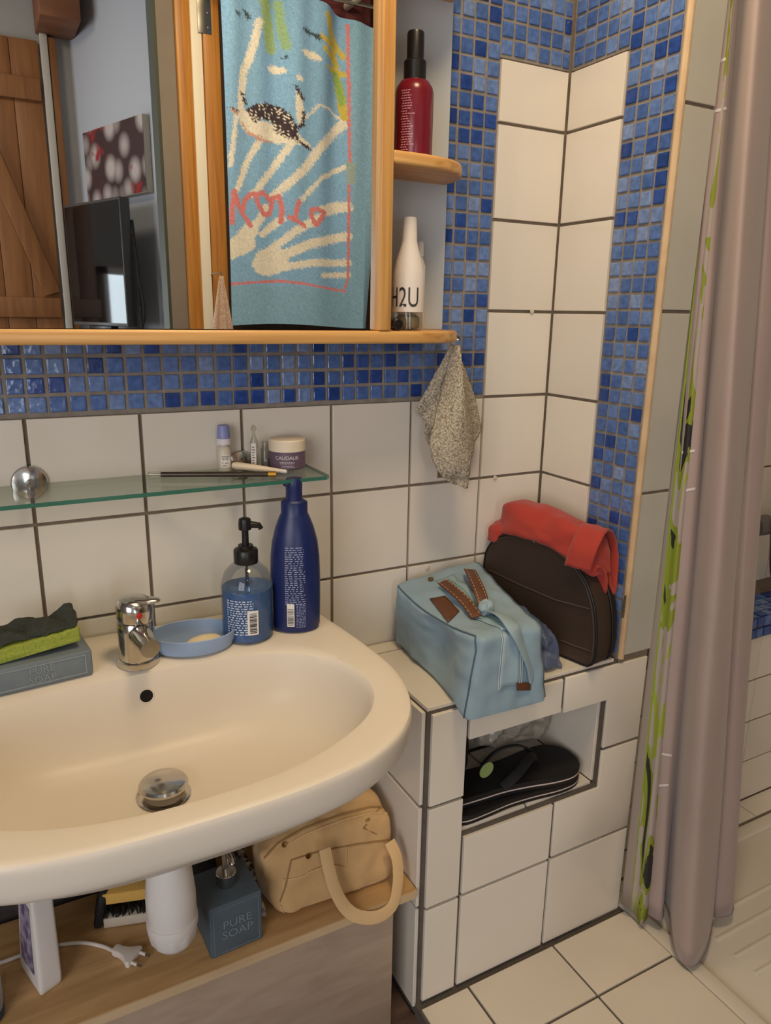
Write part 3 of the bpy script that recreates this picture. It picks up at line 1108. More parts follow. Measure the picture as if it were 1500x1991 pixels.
# ------------------------------------------------------------------ tap
TC = Vector((SX + .001, -0.125, SZ))
tap = thing('basin_tap', 'chrome single-lever mixer tap on the washbasin', 'tap', TC)
MB().lathe([(0.0285, .0), (0.0290, .003), (0.0284, .008), (0.0255, .0095)], 40, TC).build('base_ring', M_CHROME, tap)
MB().lathe([(0.0252, .008), (0.0248, .040), (0.0245, .062), (0.0235, .064)], 40, TC).build('body', M_CHROME, tap)
sd = Vector((0.10, -1, -0.05)).normalized()
s0 = TC + Vector((0, 0, .050))
MB().tube([s0, s0 + sd * .028, s0 + sd * .046, s0 + sd * .060], [.0165, .0150, .0138, .0125], 24).build('spout', M_CHROME, tap)
e_ = s0 + sd * .060
MB().tube([e_ - sd * .004, e_ + sd * .007, e_ + sd * .0072], [.0128, .0128, .010], 24).build('aerator', M_STEEL, tap)
hd = MB()
rings = []
for s, z in ((.98, .066), (1.0, .069), (1.0, .082), (.96, .090), (.82, .0945), (.5, .097), (.1, .098)):
    rings.append([TC + Vector((.0248 * s * math.cos(2 * PI * k / 36), .0248 * s * math.sin(2 * PI * k / 36), z - .10 * .0228 * s * math.cos(2 * PI * k / 36 + .5))) for k in range(36)])
hd.loft(rings)
hd.build('cartridge_cover', M_CHROME, tap)
ld = Vector((0.86, -0.5, 0.03)).normalized()
MB().tube([TC + Vector((0, 0, .091)), TC + Vector((0, 0, .092)) + ld * .020, TC + Vector((0, 0, .0925)) + ld * .033, TC + Vector((0, 0, .092)) + ld * .036], [.0185, .0115, .0075, .004], 20, flat=.42).build('lever', M_CHROME, tap)
da = face_ang(TC.x, TC.y) + .22
dn = Vector((math.cos(da), math.sin(da), 0.05)).normalized()
MB().lathe([(.0042, 0), (.0042, .0008), (.003, .0012)], 20).xf(Matrix.Translation(TC + Vector((0, 0, .077)) + dn * .0247) @ dn.to_track_quat('Z', 'Y').to_matrix().to_4x4()).build('hot_marker', mat('red_dot', (176, 40, 34), .35), tap)

# ------------------------------------------------------------------ soap rest with sponge
M_STONE = mat('grey_stone', (112, 122, 128), .75, noise_amt=.6, noise_scale=30, rgb2=(100, 110, 116), bump=.15, bump_scale=200)
M_EMB = mat('grey_stone_raised', (132, 140, 144), .75)
fa, fb = Vector((-0.996, -0.152, SZ + .001)), Vector((-0.8675, -0.139, SZ + .001))
xd = (fb - fa).normalized()
nd = Vector((-xd.y, xd.x, 0))
hgt = 0.036
sr = thing('soap_rest', 'grey block soap dish embossed PURE SOAP under the green sponge', 'soap dish', (fa + fb) / 2 + nd * .04)
bx = MB()
bx.prism([fa, fb, fb + nd * .078, fa + nd * .078], (0, 0, hgt)).build('body', M_STONE, sr, bevel=.003, seg=3)
fr_ = MB()
L = (fb - fa).length
mid = (fa + fb) / 2 + Vector((0, 0, hgt / 2))
for z0, z1, x0, x1 in ((.0045, .006, -.055, .055), (hgt - .006, hgt - .0045, -.055, .055), (.0045, hgt - .0045, -.0565, -.055), (.0045, hgt - .0045, .055, .0565)):
    c0 = (fa + fb) / 2
    fr_.prism([c0 + xd * x0 + Vector((0, 0, z0)), c0 + xd * x1 + Vector((0, 0, z0)), c0 + xd * x1 + Vector((0, 0, z1)), c0 + xd * x0 + Vector((0, 0, z1))], -nd * .0007)
fr_.build('raised_border', M_EMB, sr, smooth=False)
tx = MB()
flat_text(tx, 'PURE', .0135, mid + xd * .002 + Vector((0, 0, .006)), xd, ZD, .0008)
flat_text(tx, 'SOAP', .0135, mid + xd * .002 + Vector((0, 0, -.007)), xd, ZD, .0008)
tx.build('lettering', M_EMB, sr)
# sponge
sb = fa.lerp(fb, .14) + nd * .012 + Vector((0, 0, hgt + .0005))
sp = thing('sponge', 'lime green scouring sponge with a dark abrasive pad on the grey soap dish', 'sponge', sb + xd * .05)
spl, spw = .113, .058
bend = lambda s: 0.010 * max(0, (s - .35)) ** 1.0 * 1.0


def spc(x, y, z):
    return sb + xd * (x - .012) + nd * y + Vector((0, 0, z + .0105 * max(0., x / spl - .05)))


S1 = Soft([spc(0, 0, 0), spc(spl, 0, 0), spc(spl, spw, 0), spc(0, spw, 0), spc(0, 0, .019), spc(spl, 0, .019), spc(spl, spw, .021), spc(0, spw, .021)], .12, 0, .0012, 160, 1)
S1.mb(16).build('foam', mat('lime_foam', (166, 176, 76), .95, noise_amt=.9, noise_scale=260, rgb2=(128, 142, 52), bump=1., bump_scale=420), sp)
def padwave(p, ex, ey, ez):
    return ez * (.0035 * math.sin(p.x * 7 + p.y * 2) + .003 * math.sin(p.x * 3.1 - p.y * 3) + .004 * max(0, abs(p.x) - .7) / .3) * (.4 + .6 * max(p.z, 0))


S2 = Soft([spc(-.002, .004, .0210), spc(spl + .002, .003, .0210), spc(spl + .001, spw + .002, .0225), spc(-.002, spw, .0225), spc(-.004, .006, .0265), spc(spl + .001, .006, .0265), spc(spl, spw + .004, .029), spc(-.004, spw, .029)], .35, 0, .0042, 80, 2, padwave)
S2.mb(22).build('scour_pad', mat('scour_dark', (66, 70, 62), .95, noise_amt=.9, noise_scale=200, rgb2=(40, 44, 40), bump=1., bump_scale=500), sp)

# ------------------------------------------------------------------ oval blue dish with soap
DC = Vector((-0.7255, -0.112, SZ + .0012))
dsh = thing('oval_soap_dish', 'pale blue oval plastic soap dish beside the tap', 'soap dish', DC)
M_DISH = mat('dish_blue', (142, 164, 196), .45)
dx = Vector((1, -.20, 0)).normalized()
mtx = frame_from(DC, dx, Vector((-dx.y, dx.x, 0)), ZD)
dm = MB().lathe([(.042, 0), (.052, .002), (.0560, .012), (.0570, .0245), (.0560, .0255), (.0545, .0245), (.0530, .012), (.049, .0065), (.02, .005), (.001, .005)], 64, sx=1.06, sy=.74)
dm.v = [Vector((p.x * (1 + .0), p.y, p.z)) for p in dm.v]
dm.xf(mtx).build('dish', M_DISH, dsh)
t = thing('soap_bar', 'worn cream soap bar lying in the pale blue oval dish', 'soap', DC)
sm = MB().lathe([(.005, 0), (.018, .0006), (.0225, .004), (.022, .007), (.017, .0105), (.006, .0125), (.001, .0126)], 40, sx=1.15, sy=.72)
sm.xf(mtx @ Matrix.Translation((.014, -.010, .0065)) @ Matrix.Rotation(.35, 4, 'Z') @ Matrix.Rotation(-.10, 4, 'X')).build('bar', mat('soap_cream', (226, 208, 168), .45, sss=.2), t)

# ------------------------------------------------------------------ hand soap bottle
HC = Vector((-0.6415, -0.108, SZ + .001))
hs_ = thing('hand_soap_bottle', 'clear pump bottle of blue hand soap on the washbasin', 'bottle', HC)
HR = .0385
M_CLR = MATS['clear_plastic']
MB().lathe([(.034, 0), (HR - .001, .002), (HR, .006), (HR, .083), (HR - .002, .092), (.032, .104), (.022, .114), (.0165, .118), (.0165, .126)], 48, HC, cap1=False).build('shell', clear_mat('clear_bottle', (246, 248, 250), .08), hs_)
liq = mat('blue_liquid', (70, 108, 160), .10, alpha=.84)
MB().lathe([(.033, .0015), (HR - .0022, .003), (HR - .0014, .007), (HR - .0014, .080), (.001, .0805)], 48, HC).build('liquid', liq, hs_)
MB().lathe([(.0175, .117), (.0180, .118), (.0180, .136), (.0168, .138), (.011, .140), (.011, .144)], 32, HC).build('pump_collar', M_BLACKP, hs_)
pm = MB().lathe([(.0052, .140), (.0050, .166), (.0095, .168), (.0095, .178), (.0085, .184), (.003, .186)], 24, HC)
pm.tube([HC + Vector((0, 0, .176)), HC + Vector((.020, -.006, .173)), HC + Vector((.022, -.0065, .168))], [.0058, .0046, .0040], 12)
pm.build('pump_head', M_BLACKP, hs_)
MB().tube([HC + Vector((0, 0, .12)), HC + Vector((.004, 0, .01))], .0026, 8).build('dip_tube', clear_mat('tube_clear', (200, 210, 220), .2), hs_)
ha = face_ang(HC.x, HC.y)
pr = MB()
random.seed(11)
for k in range(15):
    zz = HC.z + .068 - k * .0037
    s = ha - .85
    e = ha + (.22 if k < 6 else .0)
    while s < e:
        d = random.uniform(.05, .16)
        cyl_rect(pr, HC, HR, zz, zz + .0017, s, min(s + d, e), n=2)
        s += d + random.uniform(.03, .08)
pr.build('label_print', mat('pale_print', (196, 206, 220), .5), hs_)
bc = MB()
cyl_rect(bc, HC, HR, HC.z + .016, HC.z + .054, ha - .02, ha + .40)
bo = bc.build('barcode_label', MATS['paper_white'], hs_)
bl = MB()
for k in range(13):
    z0 = HC.z + .019 + k * .0025
    cyl_rect(bl, HC, HR, z0, z0 + random.choice((.0008, .0014, .0018)), ha + .06, ha + .33, off=.001, n=3)
bl.build('barcode_lines', mat('barcode_dark', (50, 46, 46), .6), bo)

# ------------------------------------------------------------------ dark blue lotion bottle
LC = Vector((-0.5655, -0.112, SZ + .001))
lb_ = thing('body_lotion_bottle', 'tall dark blue lotion bottle with a push cap on the washbasin', 'bottle', LC)
M_NAVY = mat('navy_plastic', (26, 38, 88), .35)
a = face_ang(LC.x, LC.y)
rotl = Matrix.Translation(LC) @ Matrix.Rotation(a + PI / 2, 4, 'Z')
bm_ = MB().lathe([(.030, 0), (.0355, .002), (.0372, .008), (.0380, .05), (.0382, .085), (.0372, .118), (.0345, .142), (.0290, .164), (.0225, .181), (.0200, .186), (.0198, .203), (.0150, .206)], 48, sx=1.0, sy=.72)
bm_.xf(rotl).build('body', M_NAVY, lb_)
cp = MB().lathe([(.0128, .204), (.0122, .222), (.0125, .224), (.0125, .236), (.0115, .239), (.003, .240)], 32, sx=1, sy=.9)
cp.tube([(0, 0, .231), (-.013, -.004, .2305), (-.0155, -.005, .2290)], [.0085, .0055, .003], 12, flat=.6)
cp.xf(rotl).build('pump_cap', M_NAVY, lb_)
pr = MB()


def lot_rect(mb, z0, z1, a0, a1, off=.0005):
    prof = [(0, .0372), (.05, .0380), (.085, .0382), (.118, .0372), (.142, .0345)]

    def rad(z):
        for (za, ra), (zb, rb2) in zip(prof, prof[1:]):
            if z <= zb:
                return ra + (rb2 - ra) * (z - za) / (zb - za)
        return .0345
    mb.grid(lambda u, v: rotl @ Vector(((rad(z0 + (z1 - z0) * v) + off) * math.cos(-PI / 2 + a0 + (a1 - a0) * u), .72 * (rad(z0 + (z1 - z0) * v) + off) * math.sin(-PI / 2 + a0 + (a1 - a0) * u) - off * .3, z0 + (z1 - z0) * v)), 3, 1)


random.seed(5)
for k in range(27):
    zz = .137 - k * .0034
    s, e = -.42, .30 + .1 * random.random()
    while s < e:
        d = random.uniform(.05, .16)
        lot_rect(pr, zz, zz + .0013, s, min(s + d, e))
        s += d + random.uniform(.03, .09)
for k in range(16):
    zz = .048 - k * .0025
    s, e = .02, .40
    while s < e:
        d = random.uniform(.04, .12)
        lot_rect(pr, zz, zz + .001, s, min(s + d, e))
        s += d + random.uniform(.02, .05)
pr.build('label_print', mat('lotion_print', (150, 160, 196), .5), lb_)
bc = MB()
lot_rect(bc, .012, .050, -.36, -.06)
bo = bc.build('barcode_label', MATS['paper_white'], lb_)
bl = MB()
for k in range(11):
    lot_rect(bl, .014 + k * .0026, .014 + k * .0026 + random.choice((.0008, .0014)), -.33, -.09, .0012)
bl.build('barcode_lines', MATS['barcode_dark'], bo)


def caster(mb):
    bvh = BVHTree.FromPolygons([tuple(v) for v in mb.v], mb.f)

    def f(px, py, off=0.001):
        r = ray(px, py).normalized()
        loc, n, i, d = bvh.ray_cast(CAM, r)
        if loc is None:
            loc, n, i, d = bvh.find_nearest(CAM + r * 1.15)
            loc = bvh.find_nearest(CAM + r * 1.2)[0]
            n = -r
        if n.dot(r) > 0:
            n = -n
        return loc + n * off, n
    return f


def cast_path(f, pts, off=.001, n=6):
    """pixel polyline laid on a surface: dense points, each cast on the mesh"""
    out = []
    for i in range(len(pts) - 1):
        for k in range(n):
            a, b = pts[i], pts[i + 1]
            out.append(f(a[0] + (b[0] - a[0]) * k / n, a[1] + (b[1] - a[1]) * k / n, off)[0])
    out.append(f(*pts[-1], off)[0])
    return out


def cast_strap(f, pts, width, material, name, parent, off=.002, thick=.002, n=5):
    P, N = [], []
    for i in range(len(pts) - 1):
        for k in range(n):
            a, b = pts[i], pts[i + 1]
            p, nn = f(a[0] + (b[0] - a[0]) * k / n, a[1] + (b[1] - a[1]) * k / n, off)
            P.append(p); N.append(nn)
    p, nn = f(*pts[-1], off)
    P.append(p); N.append(nn)
    N = [(N[max(i - 2, 0)] + N[max(i - 1, 0)] + N[i] + N[min(i + 1, len(N) - 1)] + N[min(i + 2, len(N) - 1)]).normalized() for i in range(len(N))]
    rings = []
    for i, p in enumerate(P):
        t = (P[min(i + 1, len(P) - 1)] - P[max(i - 1, 0)]).normalized()
        s = t.cross(N[i]).normalized() * width / 2
        u = N[i] * thick / 2
        rings.append([p - s - u, p + s - u, p + s + u, p - s + u])
    return MB().loft(rings).build(name, material, parent, bevel=min(thick * .3, .0006))


def cast_patch(f, corners, material, name, parent, off=.0015, n=8, thick=.001):
    """quad of 4 pixels laid on a surface"""
    (ax, ay), (bx_, by), (cx, cy), (dx_, dy) = corners

    def fn(u, v):
        x = (ax * (1 - u) + bx_ * u) * (1 - v) + (dx_ * (1 - u) + cx * u) * v
        y = (ay * (1 - u) + by * u) * (1 - v) + (dy * (1 - u) + cy * u) * v
        return f(x, y, off)[0]
    return MB().grid(fn, n, n).build(name, material, parent, thick=thick)


# ================================================================== low cupboard under the basin
BZ = 0.2434
cup_ = thing('low_cupboard', 'low cupboard with a pale wood top board under the washbasin', 'cupboard', (-0.85, -0.13, -0.03))
MB().box((-1.40, -0.2455, BZ - .0165), (-0.4095, -0.012, BZ)).build('top_board', M_BOARD, cup_, bevel=.0012)
lbl(MB().box((-1.40, -0.2462, BZ - .0160), (-0.4097, -0.2454, BZ - .0008)).build('edge_band', wood('edge_wood', (206, 180, 142), (190, 162, 124), (2, 18, 18), .45), cup_, smooth=False), 'pale front edge of the board')
MB().box((-1.38, -0.2435, -0.028), (-0.4525, -0.2255, BZ - .0172)).build('front_panel', M_PANEL, cup_, bevel=.001)
MB().box((-0.470, -0.2250, -0.028), (-0.4525, -0.03, BZ - .0172)).build('side_panel', M_PANEL, cup_, bevel=.001)

# ------------------------------------------------------------------ pump dispenser block
fa, fb = Vector((-0.7515, -0.2285, BZ + .001)), Vector((-0.6705, -0.2245, BZ + .001))
xd = (fb - fa).normalized()
nd = Vector((-xd.y, xd.x, 0))
dp = thing('soap_dispenser', 'grey block soap dispenser embossed PURE SOAP under the basin', 'dispenser', (fa + fb) / 2 + nd * .04)
hgt = .088
MB().prism([fa, fb, fb + nd * .082, fa + nd * .082], (0, 0, hgt)).build('body', mat('slate_stone', (84, 96, 104), .7, noise_amt=.6, noise_scale=30, rgb2=(74, 86, 94), bump=.15, bump_scale=200), dp, bevel=.0025, seg=3)
mid = (fa + fb) / 2
fr_ = MB()
for z0, z1, x0, x1 in ((.005, .0065, -.034, .034), (hgt - .0065, hgt - .005, -.034, .034), (.005, hgt - .005, -.0355, -.034), (.005, hgt - .005, .034, .0355)):
    fr_.prism([mid + xd * x0 + ZD * z0, mid + xd * x1 + ZD * z0, mid + xd * x1 + ZD * z1, mid + xd * x0 + ZD * z1], -nd * .0006)
fr_.build('raised_border', mat('slate_raised', (100, 112, 120), .7), dp, smooth=False)
tx = MB()
flat_text(tx, 'PURE', .0195, mid + xd * .001 + ZD * .052, xd, ZD, .0008)
flat_text(tx, 'SOAP', .0195, mid + xd * .001 + ZD * .034, xd, ZD, .0008)
tx.build('lettering', mat('slate_letter', (122, 132, 138), .7), dp)
pc = mid + nd * .042 + ZD * hgt
MB().lathe([(.0150, 0), (.0155, .001), (.0155, .0195), (.0145, .0205), (.006, .021)], 32, pc).build('collar', M_CHROME, dp)
pm = MB().lathe([(.0058, .018), (.0058, .058), (.0075, .059), (.0075, .068), (.006, .070)], 24, pc)
pm.tube([pc + ZD * .063, pc + ZD * .062 - nd * .03, pc + ZD * .057 - nd * .034], [.005, .004, .0035], 12)
pm.build('pump', M_CHROME, dp)

# ------------------------------------------------------------------ beige wash bag
bb = thing('wash_bag', 'beige soft wash bag with long handles under the washbasin', 'bag', (-0.54, -0.15, BZ))
SB = Soft([(-.636, -.203, BZ + .001), (-.437, -.212, BZ + .001), (-.425, -.085, BZ + .001), (-.648, -.085, BZ + .001),
           (-.652, -.165, .352), (-.424, -.178, .352), (-.432, -.105, .374), (-.640, -.085, .345)], .24, .006, .0065, 20, 3)
M_BEIGE = mat('beige_fabric', (202, 166, 116), .9, noise_amt=.5, noise_scale=14, rgb2=(186, 150, 102), bump=.25, bump_scale=700, sheen=.2)
M_BEIGE2 = mat('beige_strap', (212, 178, 130), .9, bump=.3, bump_scale=600)
bmb = SB.mb(34)
bmb.build('body', M_BEIGE, bb)
fb_ = caster(bmb)
MB().tube(cast_path(fb_, [(514, 1668), (540, 1640), (590, 1612), (660, 1586), (720, 1570), (764, 1570), (772, 1582)], .0012), .0016, 8).build('zip', mat('zip_tan', (150, 116, 72), .7), bb)
MB().tube(cast_path(fb_, [(520, 1682), (546, 1650), (596, 1621), (664, 1596), (722, 1581), (768, 1582)], .001), .0010, 8).build('seam', M_BEIGE2, bb)
MB().tube(cast_path(fb_, [(545, 1752), (556, 1720), (566, 1672), (620, 1655), (700, 1640), (745, 1634), (770, 1632)], .0012), .0012, 8).build('pocket_zip', MATS['zip_tan'], bb)
MB().tube(cast_path(fb_, [(546, 1760), (553, 1776), (570, 1786), (640, 1778), (720, 1752), (765, 1725)], .001), .0010, 8).build('seam', M_BEIGE2, bb)
for (x, y) in ((552, 1642), (598, 1664)):
    p, n = fb_(x, y, .003)
    MB().lathe([(.0022, -.001), (.0040, -.0012), (.0040, .0012), (.0022, .001)], 16).xf(Matrix.Translation(p) @ n.to_track_quat('Z', 'Y').to_matrix().to_4x4()).build('zip_pull', mat('brass', (150, 120, 70), .3, 1.), bb)
hp = [(632, 1650, -.2035), (640, 1690, -.2185), (652, 1730, -.2280), (672, 1765, -.2380), (698, 1782, -.2490), (735, 1782, -.2540), (764, 1760, -.2500), (774, 1715, -.2380), (772, 1670, -.2230), (758, 1636, -.2060)]
strap([hy(*p) for p in hp], .0205, Vector((.15, -1, .35)), .0022, 8).build('handle', M_BEIGE2, bb, bevel=.0005)

# patterned cloth behind, brush pack, plug, spray bottle
lp = thing('patterned_cloth', 'crumpled black and cream patterned cloth between dispenser and wash bag', 'cloth', (-.645, -.13, BZ))
SL = Soft([(-.665, -.190, BZ + .001), (-.650, -.198, BZ + .001), (-.655, -.05, BZ + .001), (-.668, -.05, BZ + .001), (-.664, -.186, .272), (-.655, -.188, .270), (-.655, -.05, .325), (-.668, -.05, .325)], .45, .0, .006, 40, 4)
SL.mb(16).build('fabric', mat('leopard', (186, 172, 158), .9, noise_amt=.12, noise_scale=95, rgb2=(46, 40, 38)), lp)
bk = thing('cleaning_brush', 'black bristle brush block with a yellow top lying under the basin', 'brush', (-.845, -.085, BZ))
o0 = Vector((-.884, -.096, BZ + .001))
bd = Vector((1, -.28, 0)).normalized()
bn = Vector((-bd.y, bd.x, 0))
fm = frame_from(o0, bd, bn, ZD)
MB().box((0, 0, 0), (.095, .045, .017)).xf(fm).build('white_base', mat('offwhite', (188, 176, 158), .7), bk, bevel=.002)
MB().box((.001, .002, .041), (.094, .044, .060)).xf(fm).build('yellow_top', mat('yellow_foam', (206, 164, 84), .9, bump=.5, bump_scale=300), bk, bevel=.002)
bris = MB()
random.seed(2)
for k in range(260):
    x, y = random.uniform(.002, .093), random.uniform(.001, .044)
    p = Vector((x, y, .0172))
    bris.tube([p, p + Vector((random.uniform(-.002, .002), random.uniform(-.003, .001), random.uniform(.018, .025)))], .0011, 4)
tag(bris.xf(fm).build('bristles', M_BLACKP, bk, smooth=False), kind='stuff')
SBR = Soft([fm @ Vector(p) for p in [(-.016, -.004, .0), (-.002, -.004, .0), (-.002, .05, .0), (-.014, .05, .0), (-.004, .0, .064), (.010, .002, .064), (.010, .048, .064), (-.004, .048, .064)]], .4, .002, .002, 60, 5)
SBR.mb(10).build('grip', mat('black_rubber', (20, 18, 18), .7), bk)

cd = thing('power_cord', 'white mains cord with a flat two-pin plug on the wooden board', 'cord', (-.87, -.15, BZ))
M_CORD = mat('cord_white', (216, 206, 196), .5)
pts = [hz(-60, 1885, BZ + .003), hz(0, 1872, BZ + .003), hz(45, 1856, BZ + .003), hz(112, 1838, BZ + .003), hz(160, 1833, BZ + .003), hz(200, 1840, BZ + .003), hz(226, 1852, BZ + .005)]
MB().tube(catmull(pts), .0028, 10).build('cable', M_CORD, cd)
p0, p1 = hz(222, 1852, BZ), hz(292, 1878, BZ)
pd = (p1 - p0).normalized()
pn = Vector((-pd.y, pd.x, 0))
pl = MB()
prof_ = [(0, .006), (.006, .0075), (.014, .0072), (.024, .010), (.034, .0165), (.040, .0165)]
poly = [p0 + pd * a + pn * b for a, b in prof_] + [p0 + pd * a - pn * b for a, b in reversed(prof_)]
pl.prism([p + ZD * .0005 for p in poly], (0, 0, .011)).build('plug', M_CORD, cd, bevel=.002, seg=3)
for s in (-1, 1):
    q0 = p0 + pd * .040 + pn * (.0095 * s) + ZD * .006
    MB().tube([q0, q0 + pd * .010], .0024, 10).build('pin_sleeve', M_CORD, cd)
    MB().tube([q0 + pd * .010, q0 + pd * .017], .0020, 10).build('pin', M_STEEL, cd)

sy_ = thing('cleaner_bottle', 'tall white flat cleaner bottle with a purple label under the basin', 'bottle', (-.965, -.15, BZ))
cb = [Vector((-.9790, -.186, BZ + .001)), Vector((-.9480, -.172, BZ + .001)), Vector((-.9720, -.098, BZ + .001)), Vector((-1.003, -.112, BZ + .001))]
ct = [Vector((-.9760, -.166, .398)), Vector((-.9480, -.152, .398)), Vector((-.9640, -.100, .398)), Vector((-.991, -.112, .398))]
SS = Soft(cb + ct, .22, .001)
ssm = SS.mb(16)
ssm.build('body', M_WHITEP, sy_)
SS.patch('x-', -.62, .62, -.62, .70, .0008).build('label', mat('purple_label', (92, 78, 110), .5, noise_amt=.2, noise_scale=70, rgb2=(160, 150, 172)), sy_)
cc = (ct[0] + ct[1] + ct[2] + ct[3]) / 4
MB().lathe([(.013, -.002), (.013, .02), (.011, .022)], 20, cc).build('screw_cap', M_WHITEP, sy_)
t = thing('clear_tumbler', 'clear plastic bottle with a blue base at the end of the board', 'bottle', (-1.052, -.175, BZ))
MB().lathe([(.020, .012), (.028, .014), (.029, .03), (.029, .07), (.022, .085), (.012, .09), (.012, .10)], 32, (-1.052, -.178, BZ), cap0=False).build('shell', mat('frosted', (206, 208, 212), .3, trans=.5), t)
MB().lathe([(.026, .0005), (.0285, .002), (.0285, .013), (.02, .0135)], 32, (-1.052, -.178, BZ)).build('base', mat('teal_base', (40, 70, 92), .4), t)
t = thing('black_pouch', 'black pouch lying behind the soap dispenser', 'pouch', (-.72, -.06, BZ))
Soft([(-.80, -.10, BZ + .001), (-.70, -.085, BZ + .001), (-.70, -.035, BZ + .001), (-.80, -.035, BZ + .001), (-.79, -.09, .33), (-.71, -.08, .36), (-.71, -.045, .36), (-.79, -.045, .33)], .3, .003, .004, 30, 9).mb(14).build('body', mat('black_cloth', (30, 27, 27), .8), t)

# ================================================================== bags on the ledge
blu = thing('light_blue_bag', 'light blue canvas toiletry bag with brown leather tabs on the ledge', 'bag', (-.28, -.16, LT))
E8 = [(-.362, -.287, LT + .001), (-.198, -.292, LT + .001), (-.165, -.015, LT + .001), (-.332, -.012, LT + .001),
      (-.330, -.276, .700), (-.212, -.276, .694), (-.160, -.022, .722), (-.346, -.022, .706)]


def bfold(p, ex, ey, ez):
    k = max(p.z, 0)
    d = ez * (-.016 * k * (1 - p.y ** 2) * (.6 - .6 * p.x))
    d += ex * (.019 * max(-p.x, 0) * math.exp(-((p.y + .15) / .35) ** 2) * (1 - p.z ** 2) * 1.4)
    if p.z < .2:
        d -= Vector((0, 0, .024)) * max(0., (-p.y - .74) / .26) * (.2 - p.z) / 1.2
    d += ez * (-.010 * k * math.exp(-((p.y + .35) / .25) ** 2) * math.exp(-((p.x - .0) / .4) ** 2))
    return d


SBL = Soft(E8, .17, .003, .0058, 19, 6, bfold)
M_LBLUE = mat('light_blue_canvas', (144, 166, 178), .85, noise_amt=.5, noise_scale=10, rgb2=(130, 154, 168), bump=.3, bump_scale=900, sheen=.15)
M_LBLUE2 = mat('light_blue_band', (150, 172, 182), .85, bump=.35, bump_scale=700)
M_SEAM = mat('seam_navy', (78, 96, 110), .8)
M_LEATHER = mat('brown_leather', (104, 64, 38), .5, noise_amt=.6, noise_scale=60, rgb2=(82, 48, 28), bump=.25, bump_scale=300)
M_STITCH = mat('stitch_tan', (196, 156, 112), .8)
blm = SBL.mb(40)
blm.build('body', M_LBLUE, blu)
fl_ = caster(blm)
MB().tube(SBL.path([(-.93, .93, .93), (-.93, -.88, .93), (-.93, -.93, .6), (-.93, -.93, -.9)], .0008, 30), .0013, 8).build('seam', M_SEAM, blu)
MB().tube(SBL.path([(.93, .93, .93), (.93, -.88, .93), (.93, -.93, .6), (.93, -.93, -.9)], .0008, 30), .0013, 8).build('seam', M_SEAM, blu)
SBL.patch('z+', -.22, .22, -.95, .72, .0016, 6, 24).build('zip_band', M_LBLUE2, blu, thick=.001)
zl = MB()
for k in (-.045, .045):
    zl.tube(SBL.path([(k, -.93, 1.0), (k, .68, 1.0)], .0028, 24), .0007, 6)
lbl(zl.build('zip', mat('zip_mint', (128, 168, 152), .6), blu), 'mint green zip')
SBL.patch('y-', -.25, .25, -.35, .98, .0016, 6, 12).build('end_band', M_LBLUE2, blu, thick=.001)
zz_ = MB()
for k in (-.30, -.25, .25, .30):
    zz_.tube(SBL.path([(k, -1.0, .95), (k, -1.0, -.35)], .0026, 14), .0005, 6)
zz_.build('stitching', mat('stitch_pale', (206, 214, 210), .8), blu)
lt = MB().prism([fl_(1003, 1326, .0025)[0], fl_(1030, 1326, .0025)[0], fl_(1030, 1341, .0025)[0], fl_(1003, 1341, .0025)[0]], (0, -.0016, 0)).build('leather_tab', M_LEATHER, blu, bevel=.0004)
lt = cast_patch(fl_, [(836, 1166), (866, 1160), (894, 1190), (872, 1212)], M_LEATHER, 'leather_patch', blu, .002, 6, .0014)
# two leather strap ends and the knotted cloth strap
def raised(pts):
    out = []
    for x, y, o in pts:
        p, n = fl_(x, y, 0)
        out.append(p + Vector((0, -.25, 1)).normalized() * o)
    return out


s1 = raised([(859, 1140, .010), (880, 1160, .013), (904, 1182, .012), (926, 1206, .007)])
st1 = strap(s1, .0195, Vector((-.25, -.3, 1)), .0026).build('leather_strap', M_LEATHER, blu, bevel=.0006)
s2 = raised([(911, 1120, .014), (920, 1144, .018), (930, 1168, .018), (938, 1188, .014)])
st2 = strap(s2, .0215, Vector((-.1, -.45, 1)), .0026).build('leather_strap', M_LEATHER, blu, bevel=.0006)
for S_, par, nn in ((s1, st1, Vector((-.25, -.3, 1)).normalized()), (s2, st2, Vector((-.1, -.45, 1)).normalized())):
    sm_ = MB()
    D_ = catmull(S_, 8)
    for sgn in (-1, 1):
        for i in range(0, len(D_) - 1, 2):
            tdir = (D_[i + 1] - D_[i]).normalized()
            sd_ = tdir.cross(nn).normalized() * (.0072 * sgn)
            sm_.tube([D_[i] + sd_ + nn * .0017, D_[i + 1] + sd_ + nn * .0017], .0006, 5)
    sm_.build('stitching', M_STITCH, par)
kn = raised([(938, 1192, .010), (950, 1200, .010)])
kc = kn[0]
ks = Soft([kc + Vector(p) for p in [(-.010, -.014, -.010), (.014, -.014, -.010), (.020, .010, -.010), (-.008, .010, -.010), (-.008, -.012, .010), (.012, -.012, .012), (.020, .008, .012), (-.006, .010, .010)]], .5, .002, .0025, 90, 8)
ks.mb(14).build('knot', M_LBLUE2, blu)
s3 = raised([(948, 1196, .006), (972, 1208, .012), (996, 1232, .010), (1016, 1268, .007), (1030, 1300, .005), (1036, 1324, .003)])
strap(s3, .024, Vector((.1, -.6, .8)), .0026, 8).build('strap', M_LBLUE2, blu, bevel=.0006)
p, n = fl_(838, 1128, .002)
MB().lathe([(.003, -.001), (.0052, -.0012), (.0052, .0014), (.003, .001)], 18).xf(Matrix.Translation(p) @ n.to_track_quat('Z', 'Y').to_matrix().to_4x4()).build('rivet', mat('brass', (150, 120, 70), .3, 1.), blu)

